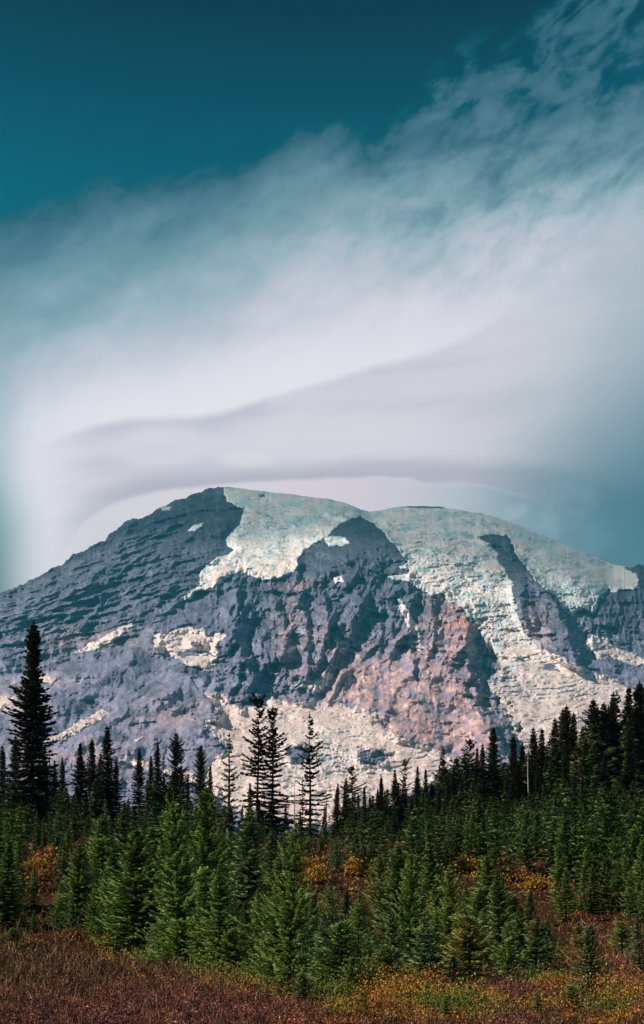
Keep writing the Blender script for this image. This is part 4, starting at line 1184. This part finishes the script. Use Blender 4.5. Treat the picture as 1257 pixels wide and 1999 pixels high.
def place_word(px):
    for lim, wd in ((60, 'hard against the left edge'), (190, 'near the left edge'), (330, 'a fifth of the way across'), (430, 'a third of the way across'), (560, 'left of the middle'), (700, 'at the middle'),
                    (830, 'right of the middle'), (930, 'two thirds of the way across'), (1080, 'four fifths of the way across'), (1190, 'near the right edge'), (9999, 'hard against the right edge')):
        if px < lim:
            return wd


# ---- the dark wood below the skyline
rs = np.random.RandomState(5)
env = np.array([(-60, 1500), (0, 1500), (60, 1520), (140, 1520), (230, 1520), (260, 1525), (350, 1510), (400, 1530), (440, 1560), (520, 1560), (600, 1580), (650, 1560), (700, 1555), (760, 1540), (850, 1520), (900, 1490), (1000, 1480), (1060, 1450), (1120, 1420),
                (1200, 1400), (1320, 1390)], float)
backs = []
tries = 0
while len(backs) < 170 and tries < 9000:
    tries += 1
    px = rs.uniform(-40, 1300) if rs.rand() < 0.5 else rs.uniform(620, 1300)
    e0 = np.interp(px, env[:, 0], env[:, 1])
    top = e0 + rs.rand() ** 1.2 * (1655 - e0) * 0.9
    if any(abs(px - q[0]) < 8 and abs(top - q[1]) < 18 for q in backs):
        continue
    D = 165 - (top - e0) / (1660 - e0) * 60 + rs.uniform(-6, 6)
    if px < 430: D -= 22
    if 440 < px < 660: D -= 20
    D -= 12
    backs.append((px, top, D))
for px in np.arange(852, 1300, 13.0):          # the high right stand is a closed wall
    e0 = np.interp(px, env[:, 0], env[:, 1])
    backs.append((px + rs.uniform(-4, 4), e0 + rs.uniform(-28, 35), 168 + rs.uniform(-8, 8)))
for px in np.arange(655, 852, 17.0):
    backs.append((px + rs.uniform(-5, 5), rs.uniform(1518, 1560), 150 + rs.uniform(-8, 8)))
for px, top, D in backs:
    k = ['old4', 'old2', 'mid0', 'mid1', 'mid4', 'old4', 'mid2', 'old3'][rs.randint(8)]
    tone = ['dark', 'dark', 'deep', 'dark', 'deep', 'dark'][rs.randint(6)]
    if top > 1600: tone = ['deep', 'green', 'blue', 'dark'][rs.randint(4)]
    exec_list.append((k, px, top, D, tone, 'fir tree', 'dark_fir', 'dark firs packed in the wood behind the thicket', rs.uniform(0.9, 1.15)))

# ---- young firs by hand: kind, column, tip row, distance, width, tone, label
YOUNG = [
    ('near1', 352, 1555, 36.5, 0.72, 'green', 'big bright edged fir standing out at the front, its skirt on the brown meadow'),
    ('yng1', 400, 1540, 50, 0.70, 'green', 'fir with yellow green tip rising behind the big front fir'),
    ('yng0', 482, 1585, 42, 1.0, 'blue', 'bluish fir with a bare white stretch of trunk at mid height'),
    ('near2', 562, 1608, 21, 0.72, 'green', 'widest front fir at the middle, its base lowest of the thicket'),
    ('near0', 628, 1790, 22.5, 1.0, 'blue', 'small bluish fir at the right foot of the widest middle fir'),
    ('near3', 440, 1690, 33, 0.9, 'deep', 'deep green fir above the yellow green strip at the meadow edge'),
    ('sap0', 452, 1815, 31, 1.1, 'bright', 'low bright bush like fir above the yellow green strip'),
    ('sap2', 352, 1800, 35.5, 1.0, 'green', 'low dense fir filling the foot of the big front fir'),
    ('yng1', 148, 1650, 49, 0.95, 'green', 'broad fir at left with pale tiered branches beside the orange shrubs'),
    ('yng3', 140, 1745, 47, 0.8, 'blue', 'small pale bluish fir in front of the broad left fir'),
    ('yng2', 14, 1640, 49, 0.95, 'deep', 'dark tiered fir left of the orange shrubs at the left edge'),
    ('yng0', 66, 1775, 48, 0.9, 'deep', 'low dark fir below the orange shrubs at left'),
    ('sap2', 28, 1815, 41, 1.15, 'deep', 'flat spreading dark fir lying low on the meadow at bottom left'),
    ('yng2', 262, 1660, 50, 1.0, 'green', 'slim pale stemmed fir left of the big front fir'),
    ('yng1', 200, 1590, 62, 1.1, 'bright', 'bright soft looking fir on the left half, upslope of the slim pale one'),
    ('yng5', 850, 1625, 42, 0.95, 'green', 'tall fir with pale curved branches right of the middle'),
    ('near1', 800, 1660, 31, 0.7, 'green', 'green fir left neighbour of the tall pale branched one'),
    ('near2', 880, 1690, 34, 0.95, 'bright', 'bright broad fir in front of the tall pale branched one'),
    ('yng0', 960, 1665, 46, 1.2, 'green', 'green fir left of the orange clearing on the right'),
    ('near0', 978, 1695, 33, 0.95, 'deep', 'full skirted fir above the purple heath patch'),
    ('near0', 697, 1735, 30, 0.9, 'green', 'green fir above the left end of the golden shrubs'),
    ('sap0', 752, 1848, 25, 1.1, 'deep', 'short round fir standing right above the golden shrubs'),
    ('sap1', 884, 1868, 22, 1.0, 'blue', 'small slim sapling amid the golden and brown shrubs'),
    ('sap1', 862, 1838, 28, 1.0, 'green', 'green sapling just behind the slim one in the golden shrubs'),
    ('near1', 1155, 1803, 19.5, 1.0, 'deep', 'pale fringed fir standing alone in the red heath at lower right'),
    ('near3', 1250, 1785, 33, 1.1, 'deep', 'fir cut by the right edge beside the purple heath'),
    ('sap0', 1118, 1925, 17.5, 1.1, 'green', 'low green sapling at the foot of the lone lower right fir'),
    ('sap1', 1050, 1940, 17, 0.9, 'deep', 'tiny dark sapling left of the lone lower right fir near the bottom'),
    ('yng5', 1105, 1700, 55, 1.1, 'green', 'slim fir right of the orange clearing'),
    ('yng2', 1160, 1690, 58, 1.1, 'deep', 'deep green fir above the purple heath at right'),
    ('sap1', 645, 1965, 16.5, 1.0, 'green', 'tiny fir with its base at the bottom edge near the middle'),
    ('sap0', 592, 1900, 19.5, 1.0, 'deep', 'low dark fir at the very foot of the widest middle fir'),
    ('near3', 1020, 1765, 33, 0.9, 'green', 'fir at the right end of the front thicket facing the red heath'),
    ('sap1', 940, 1855, 30, 1.0, 'green', 'small fir left of the purple heath patch'),
    ('yng5', 240, 1800, 44, 1.0, 'blue', 'small fir beside the thin pale dead stem at the meadow edge'),
]
for k, px, top, D, w, tone, lab in YOUNG:
    tree(k, px, top, D, tone, lab, 'young fir', 'young_fir' if not k.startswith('sap') else 'fir_sapling', 'young firs of the thicket', w)

# ---- the rest of the thicket, filled row by row
GAPS = [(80, 1665, 22, 52, 76), (165, 1620, 16, 16, 84), (607, 1700, 20, 28, 70), (688, 1712, 9, 18, 70), (1040, 1722, 28, 22, 70), (1205, 1835, 60, 50, 46), (920, 1700, 22, 12, 74), (1115, 1795, 50, 24, 56), (745, 1905, 45, 20, 26)]
front_edge = np.array([(-60, 50), (0, 49), (120, 49), (220, 45), (300, 40), (400, 33), (470, 29), (530, 25), (600, 21), (650, 21), (700, 25), (800, 27), (900, 28.5), (1000, 32), (1060, 40), (1120, 46), (1300, 48)], float)
fill = []
tries = 0
while len(fill) < 265 and tries < 60000:
    tries += 1
    px = rs.uniform(-50, 1310)
    fe = np.interp(px, front_edge[:, 0], front_edge[:, 1])
    D = 1.0 / (1 / 120.0 + rs.rand() ** 0.85 * (1 / fe - 1 / 120.0))
    z0 = float(ground_z((px - CX) / F * D, D))
    base = YH - F * z0 / D
    limit = np.interp(px, env[:, 0], env[:, 1]) + 28 + 60 * rs.rand()
    if 440 < px < 660: limit = max(limit, 1585 + 40 * rs.rand())
    hmax = (base - limit) * D / F
    if hmax < 1.6: continue
    hm = max(1.5, min(hmax, (5.2 if D < 70 else 6.0) * (0.8 if px > 640 else 1.0)) * rs.uniform(0.4, 1.0))
    top = base - hm * F / D
    wpx = 0.22 * hm * F / D
    if any(abs(px - q[0]) < wpx * 0.5 and abs(D - q[2]) < 0.07 * D for q in fill):
        continue
    if any(abs(px - q[0]) < wpx * 0.55 and abs(top - q[1]) < 20 for q in fill):
        continue
    bad = False
    for gx, gy, rx_g, ry_g, gd in GAPS:
        if abs(px - gx) < rx_g + wpx * 0.8 and top < gy + ry_g * 0.5 and base > gy - ry_g * 0.6 and D < gd + 14:
            bad = True
    if bad:
        continue
    fill.append((px, top, D, hm))
for px, top, D, hm in fill:
    k = ('near%d' % rs.randint(4)) if D < 36 else ('yng%d' % rs.randint(7)) if D < 72 else ('mid%d' % rs.randint(5))
    tone = ['green', 'green', 'deep', 'blue', 'bright', 'deep', 'yellow' if rs.rand() < 0.3 else 'green'][rs.randint(7)]
    if D > 90: tone = ['green', 'deep', 'deep', 'blue', 'dark'][rs.randint(5)]
    exec_list.append((k, px, top, D, tone, 'young fir', 'young_fir', 'young firs of the thicket', rs.uniform(0.72, 1.08)))

SAP = [(668, 1800, 22), (720, 1815, 24), (765, 1780, 26), (828, 1800, 24), (852, 1780, 26), (918, 1790, 25), (948, 1770, 28), (990, 1800, 27), (1045, 1790, 31), (1072, 1790, 33), (690, 1870, 20.5),
       (664, 1905, 20), (705, 1925, 17.5), (832, 1915, 19), (905, 1900, 21), (925, 1880, 26), (945, 1935, 18), (985, 1925, 19), (1010, 1895, 24), (1040, 1880, 28), (1065, 1850, 34), (1085, 1900, 22), (1095, 1830, 38), (1130, 1800, 42), (1185, 1870, 30), (1215, 1800, 44),
       (1225, 1910, 22), (1100, 1955, 16.5), (870, 1945, 17), (790, 1890, 26), (812, 1868, 29), (480, 1865, 28), (515, 1890, 25), (410, 1845, 33), (385, 1838, 35), (310, 1800, 41), (275, 1790, 43), (180, 1795, 46), (110, 1790, 48), (655, 1850, 23), (535, 1870, 24)]
for q_, (px, top, D) in enumerate(SAP):
    exec_list.append((('sap0', 'near3', 'near2', 'sap1', 'near0')[q_ % 5], px, top, D, ('green', 'bright', 'deep', 'blue', 'green', 'yellow')[q_ % 6], 'young fir', 'fir_sapling', 'young firs of the thicket', 0.9 + 0.25 * rs.rand()))
# labels for the filled trees: size, tone, belt of the wood and the skyline tree they stand below
BELT = [(1500, 'the top fringe'), (1560, 'the upper wood'), (1620, 'the middle wood'), (1680, 'the upper thicket'), (1740, 'the middle thicket'), (1800, 'the lower thicket'), (9999, 'the thicket foot')]
BELOW = [(45, 'left of the giant fir'), (110, 'below the giant fir'), (185, 'below the pointed fir'), (250, 'below the blade shaped fir'), (310, 'below the narrow spire'), (370, 'below the blunt tipped fir'), (430, 'below the ragged left fir'),
         (475, 'below the thin pale fir'), (550, 'below the tall hemlock pair'), (640, 'below the lone hemlock'), (715, 'below the upswept fir'), (800, 'below the open spire'), (845, 'below the cone shaped fir'), (890, 'below the open topped fir'),
         (935, 'below the mop headed fir'), (985, 'below the symmetrical fir'), (1025, 'below the smooth black spire'), (1075, 'right of the white snag'), (1125, 'below the twin tips'), (1190, 'below the black broad fir'), (1235, 'below the second tallest right fir'),
         (9999, 'against the right edge')]
cells = {}
for i, (k, px, top, D, tone, cat, name, grp, w) in enumerate(exec_list):
    size = 'slim' if w < 0.97 else ('broad' if w > 1.10 else 'pointed')
    lab = '%s %s fir in %s %s' % (size, TONE[tone][1], [b_ for a_, b_ in BELT if top < a_][0], [b_ for a_, b_ in BELOW if px < a_][0])
    cells.setdefault(lab, []).append((px, i))
names = {}
for lab, mem in cells.items():
    mem.sort()
    n = len(mem)
    words = {1: [''], 2: ['left one', 'right one'], 3: ['left one', 'middle one', 'right one'], 4: ['leftmost', 'second from left', 'second from right', 'rightmost'],
             5: ['leftmost', 'second from left', 'middle one', 'second from right', 'rightmost']}.get(n) or ['leftmost', 'second from left', 'third from left'] + ['in between'] * (n - 5) + ['second from right', 'rightmost']
    for (p_, i), wd in zip(mem, words):
        names[i] = lab + (', ' + wd if wd else '')
for i, (k, px, top, D, tone, cat, name, grp, w) in enumerate(exec_list):
    tree(k, px, top, D, tone, names[i], cat, name, grp, w)


# ---- young growth farther up the slope, too dense to count
tm_, cm_, H_ = KIND['far0']
nv = len(cm_.vertices); base_v = np.zeros(nv * 3, np.float32); cm_.vertices.foreach_get('co', base_v); base_v = base_v.reshape(-1, 3)
base_t = np.zeros(nv, np.float32); cm_.attributes['tint'].data.foreach_get('value', base_t)
VS = []; CS = []
cnt = 0; tries = 0
while cnt < 680 and tries < 12000:
    tries += 1
    px = rs.uniform(-60, 1320) if cnt < 500 else (rs.uniform(-420, -60) if rs.rand() < 0.45 else rs.uniform(1320, 1760)); D = rs.uniform(66, 170) if cnt < 500 else rs.uniform(50, 150)
    x = (px - CX) / F * D; z0 = float(ground_z(x, D)); hh = rs.uniform(1.8, 5.6)
    base = YH - F * z0 / D; top = base - hh * F / D
    if top < np.interp(px, [0, 430, 440, 660, 700, 850, 1000, 1257], [1535, 1555, 1590, 1585, 1570, 1555, 1530, 1500]) + 25 * rs.rand():
        continue
    if any(abs(px - gx) < rx_g + 16 and top < gy + ry_g * 0.6 and base > gy - ry_g * 0.7 and D < gd + 16 for gx, gy, rx_g, ry_g, gd in GAPS):
        continue
    s_f = hh / H_; a = rs.uniform(0, 6.28); wf = rs.uniform(0.8, 1.2)
    q = base_v.copy() * s_f; q[:, 0] *= wf; q[:, 1] *= wf
    ca, sa = math.cos(a), math.sin(a)
    VS.append(np.stack([q[:, 0] * ca - q[:, 1] * sa + x, q[:, 0] * sa + q[:, 1] * ca + D, q[:, 2] + z0], -1))
    CS.append(base_t * rs.uniform(0.75, 1.25)); cnt += 1
VS = np.concatenate(VS); CS = np.concatenate(CS)
th = mesh_from('fir_thicket', VS, np.arange(len(VS)).reshape(-1, 4), needle_m, smooth=False, attrs={'tint': CS})
th.color = (0.032, 0.068, 0.020, 1)
th['kind'] = 'stuff'; th['label'] = 'dense green young growth covering the slope between the firs'; th['category'] = 'thicket'


# ---- dead standing trunks
def snag(px, top, D, rb, label, seed, stubs=5, lean=0.0, hgt=None):
    r = random.Random(seed)
    x = (px - CX) / F * D
    z0 = float(ground_z(x, D))
    h = (YH - top) / F * D - z0
    V = []; Fs = []
    def tube(p0, p1, r0, r1, n=7, seg=6):
        b0 = len(V)
        p0 = np.array(p0); p1 = np.array(p1); d = p1 - p0; d /= np.linalg.norm(d)
        a = np.cross(d, (0.3, 1, 0.2)); a /= np.linalg.norm(a); bq = np.cross(d, a)
        for i in range(n):
            t = i / (n - 1); rr = r0 + (r1 - r0) * t
            off = a * math.sin(t * 7 + seed) * r0 * 0.3
            for q in range(seg):
                an_ = q * 6.283 / seg
                V.append(tuple(p0 + (p1 - p0) * t + off + (a * math.cos(an_) + bq * math.sin(an_)) * rr * (1 + 0.15 * math.sin(q * 2 + i))))
        for i in range(n - 1):
            for q in range(seg):
                Fs.append((b0 + i * seg + q, b0 + i * seg + (q + 1) % seg, b0 + (i + 1) * seg + (q + 1) % seg, b0 + (i + 1) * seg + q))
    tube((0, 0, -0.3), (lean * h, 0, h), rb, rb * 0.18, 12, 8)
    for i in range(stubs):
        t = r.uniform(0.35, 0.95); a = r.uniform(0, 6.28); L = r.uniform(0.3, 1.1) * h * 0.08
        p = (lean * h * t, 0, t * h)
        tube(p, (p[0] + math.cos(a) * L, math.sin(a) * L, p[2] + r.uniform(-0.3, 0.5) * L), rb * 0.35 * (1 - t * 0.6), rb * 0.08, 4, 5)
    o = mesh_from('dead_snag', np.array(V), np.array(Fs), snag_m)
    o.location = (x, D, z0)
    o['label'] = label; o['category'] = 'snag'; o['group'] = 'bare dead trunks among the firs'


snag(97, 1462, 118, 0.20, 'bare grey snag right beside the giant left fir', 1)
snag(1031, 1468, 143, 0.17, 'tall bleached white snag in the right stand', 2, 4)
snag(1129, 1385, 154, 0.14, 'thin bare snag against the bright glacier in the high right stand', 3, 8)
snag(575, 1520, 110, 0.10, 'thin dark pole snag left of the lone ragged hemlock', 4, 3)
snag(637, 1543, 114, 0.08, 'thin broken snag just right of the lone ragged hemlock', 6, 2)
snag(224, 1815, 43.5, 0.03, 'thin straw coloured dead stem at the left meadow edge', 11, 0, 0.04)
snag(484, 1700, 45, 0.06, 'bare white trunk showing between firs left of the middle', 12, 4)


# ---- low deciduous shrubs
def shrub(px, py, D, w, h, colr_, label, seed, n=2400):
    rnd = np.random.RandomState(seed)
    x0 = (px - CX) / F * D
    z0 = float(ground_z(x0, D))
    P = rnd.randn(n, 3) * np.array([0.36, 0.36, 0.30])
    P = P / np.maximum(1, np.linalg.norm(P / np.array([1, 1, 0.95]), axis=1))[:, None]
    lump = 1 + 0.35 * np.sin(P[:, 0] * 6 + seed) * np.cos(P[:, 1] * 5)
    P[:, 2] = np.abs(P[:, 2]) * lump + 0.05
    P = P * np.array([w, w, h * (1.5 if D < 50 else 1.0)])
    V, Fq = leaf_cloud(P, 0.06 * (0.6 + 0.8 * rnd.rand(n)) * max(D, 22) / 30, rnd)
    c = np.array(colr_)[None] * (0.5 + 1.0 * rnd.rand(n))[:, None]
    alt = np.array([0.10, 0.11, 0.02])
    m = rnd.rand(n) < 0.25
    c[m] = alt * (0.6 + 0.8 * rnd.rand(m.sum()))[:, None]
    root = bpy.data.objects.new('huckleberry_shrub', None); COL.objects.link(root)
    root.location = (x0, D, z0)
    root['label'] = label; root['category'] = 'shrub'; root['group'] = 'autumn shrubs among the firs'
    mesh_from('foliage', V, Fq, leaf_m, root, smooth=False, vcols={'leaf': np.repeat(c, 4, 0)})
    SV = []; SF = []
    for k in range(9):
        a = rnd.rand() * 6.28; L = w * 0.5 * rnd.rand(); b0 = len(SV)
        tip = np.array([math.cos(a) * L, math.sin(a) * L, h * (0.5 + 0.4 * rnd.rand())])
        for t in (0, 0.5, 1):
            p = tip * t; rr = 0.012 * (1 - 0.7 * t)
            for q in range(4):
                SV.append((p[0] + rr * math.cos(q * 1.57), p[1] + rr * math.sin(q * 1.57), p[2] - (0.05 if t == 0 else 0)))
        for i in range(2):
            for q in range(4):
                SF.append((b0 + i * 4 + q, b0 + i * 4 + (q + 1) % 4, b0 + (i + 1) * 4 + (q + 1) % 4, b0 + (i + 1) * 4 + q))
    mesh_from('stem', np.array(SV), np.array(SF), bark_m, root)


GOLD = (0.40, 0.21, 0.02); ORG = (0.30, 0.10, 0.018); OLV = (0.14, 0.15, 0.02); RUST = (0.20, 0.065, 0.02)
for i, (px, D, w, h, cq, lab) in enumerate([
        (688, 21.0, 0.9, 0.55, OLV, 'olive and gold shrub at the left end of the golden patch'),
        (738, 20.5, 0.8, 0.45, GOLD, 'golden shrub directly below the short round fir'),
        (785, 19.5, 0.9, 0.42, GOLD, 'golden shrub right of the one below the short round fir'),
        (822, 20.5, 0.8, 0.45, ORG, 'orange gold shrub left of the slim sapling'),
        (720, 17.5, 0.8, 0.35, ORG, 'orange low shrub at the bottom edge under the golden patch'),
        (850, 18.0, 0.8, 0.38, OLV, 'olive shrub below the slim sapling at the bottom edge'),
        (915, 18.5, 0.8, 0.30, GOLD, 'gold and brown shrub left of the purple heath patch'),
        (965, 16.5, 0.6, 0.25, OLV, 'greenish shrub at the bottom under the purple heath patch'),
        (1085, 21.0, 0.6, 0.35, ORG, 'orange shrub between the purple patch and the lone fir'),
        (1210, 19.0, 0.8, 0.45, GOLD, 'yellow orange shrub at the bottom right of the lone fir'),
        (1240, 24.0, 0.9, 0.40, RUST, 'rust coloured shrub near the right edge above the bottom corner'),
        (430, 29.0, 1.0, 0.30, OLV, 'yellow green shrub at the left of the bright meadow edge strip'),
        (485, 26.5, 1.0, 0.30, OLV, 'yellow green shrub at the right of the bright meadow edge strip'),
        (210, 45.0, 0.55, 0.35, GOLD, 'small bright yellow shrub at the foot of the thin dead stem'),
        (186, 46.0, 0.4, 0.30, GOLD, 'tiny yellow shrub left of the thin dead stem'),
        (80, 66.0, 0.9, 0.9, ORG, 'orange shrub between the two left firs, lower one'),
        (74, 70.0, 0.9, 1.0, GOLD, 'yellow shrub between the two left firs, middle one'),
        (86, 78.0, 1.0, 1.1, ORG, 'rust orange shrub between the two left firs, upper one'),
        (165, 86.0, 1.2, 1.3, RUST, 'red brown shrub high on the left above the soft bright fir'),
        (603, 70.0, 0.8, 0.9, ORG, 'orange shrub glowing in the gap at the middle of the thicket'),
        (614, 66.0, 1.0, 1.2, GOLD, 'yellow shrub below the orange one in the middle gap'),
        (689, 68.0, 0.6, 1.3, GOLD, 'slim yellow shrub right of the middle gap'),
        (915, 72.0, 0.8, 0.8, GOLD, 'yellow brown shrub behind the tall pale branched fir'),
        (1018, 68.0, 0.8, 0.8, RUST, 'red brown shrub in the left part of the right clearing'),
        (1048, 65.0, 0.8, 0.8, GOLD, 'orange gold shrub in the right part of the right clearing'),
        (735, 68.0, 0.8, 1.1, OLV, 'olive brown shrub between firs right of the middle gap'),
]):
    shrub(px, 0, D, w, h, cq, lab, 900 + i)

LEAFG = (0.10, 0.17, 0.02)
for i, (px, D, w, h, cq, lab) in enumerate([
        (300, 38.0, 0.8, 0.45, LEAFG, 'leafy green shrub at the left foot of the big front fir'),
        (390, 32.5, 0.8, 0.42, LEAFG, 'leafy green shrub at the right foot of the big front fir'),
        (520, 25.5, 0.7, 0.40, LEAFG, 'leafy green shrub at the left foot of the widest middle fir'),
        (545, 21.0, 0.5, 0.30, OLV, 'olive shrub in front of the widest middle fir'),
        (640, 20.0, 0.6, 0.32, LEAFG, 'leafy green shrub left of the olive and gold shrub'),
        (675, 17.5, 0.5, 0.28, LEAFG, 'leafy green shrub at the bottom edge left of the golden patch'),
        (800, 28.0, 0.8, 0.45, LEAFG, 'leafy green shrub behind the golden patch'),
        (905, 18.0, 0.6, 0.33, LEAFG, 'leafy green shrub at the bottom edge between two olive shrubs'),
        (935, 27.0, 0.7, 0.42, OLV, 'olive shrub at the left rim of the purple heath patch'),
        (1075, 23.0, 0.7, 0.40, LEAFG, 'leafy green shrub at the left foot of the lone fir'),
        (1080, 17.5, 0.6, 0.30, GOLD, 'gold tinged shrub at the bottom edge left of the lone fir'),
        (1100, 38.0, 0.9, 0.50, RUST, 'red brown shrub behind the lone lower right fir'),
        (1175, 42.0, 0.8, 0.45, RUST, 'red brown shrub at the far end of the purple heath at right'),
        (1190, 17.0, 0.5, 0.28, OLV, 'olive shrub at the bottom edge right of the lone fir'),
        (150, 46.5, 0.9, 0.45, RUST, 'rusty shrub at the foot of the broad left fir'),
        (60, 43.0, 0.7, 0.35, RUST, 'rusty shrub right of the flat spreading fir at left'),
        (262, 42.5, 0.5, 0.30, OLV, 'olive shrub right of the thin dead stem'),
]):
    shrub(px, 0, D, w, h, cq, lab, 950 + i)

# tiny yellow bloom in the bottom right corner
fl_m, g, b, out = new_mat('yellow_petals')
b.inputs['Base Color'].default_value = (0.75, 0.55, 0.02, 1)
xq = (1250 - CX) / F * 17.0
rt = bpy.data.objects.new('yellow_flower', None); COL.objects.link(rt)
rt.location = (xq, 17.0, float(ground_z(xq, 17.0)))
rt['label'] = 'single bright yellow flower in the bottom right corner'; rt['category'] = 'flower'
hz_ = (YH - 1991) / F * 17.0 - rt.location[2]
PV = []; PF = []
for k in range(6):
    a = k * 1.047; ca, sa = math.cos(a), math.sin(a)
    b0 = len(PV)
    for (u, v_, w_) in ((0.0, 0.0, 0.0), (0.03, 0.014, 0.008), (0.055, 0.0, 0.0), (0.03, -0.014, 0.008)):
        PV.append((u * ca - v_ * sa, (u * sa + v_ * ca) * 0.6 - 0.02, hz_ + w_ + 0.5 * u * sa))
    PF.append((b0, b0 + 1, b0 + 2, b0 + 3))
mesh_from('petals', np.array(PV), np.array(PF), fl_m, rt, smooth=False)
SV = [(r_ * math.cos(q * 1.57), r_ * math.sin(q * 1.57) - 0.02, z_) for z_, r_ in ((-0.05, 0.006), (hz_, 0.004)) for q in range(4)]
mesh_from('stem', np.array(SV), np.array([(q, (q + 1) % 4, 4 + (q + 1) % 4, 4 + q) for q in range(4)]), needle_m, rt)
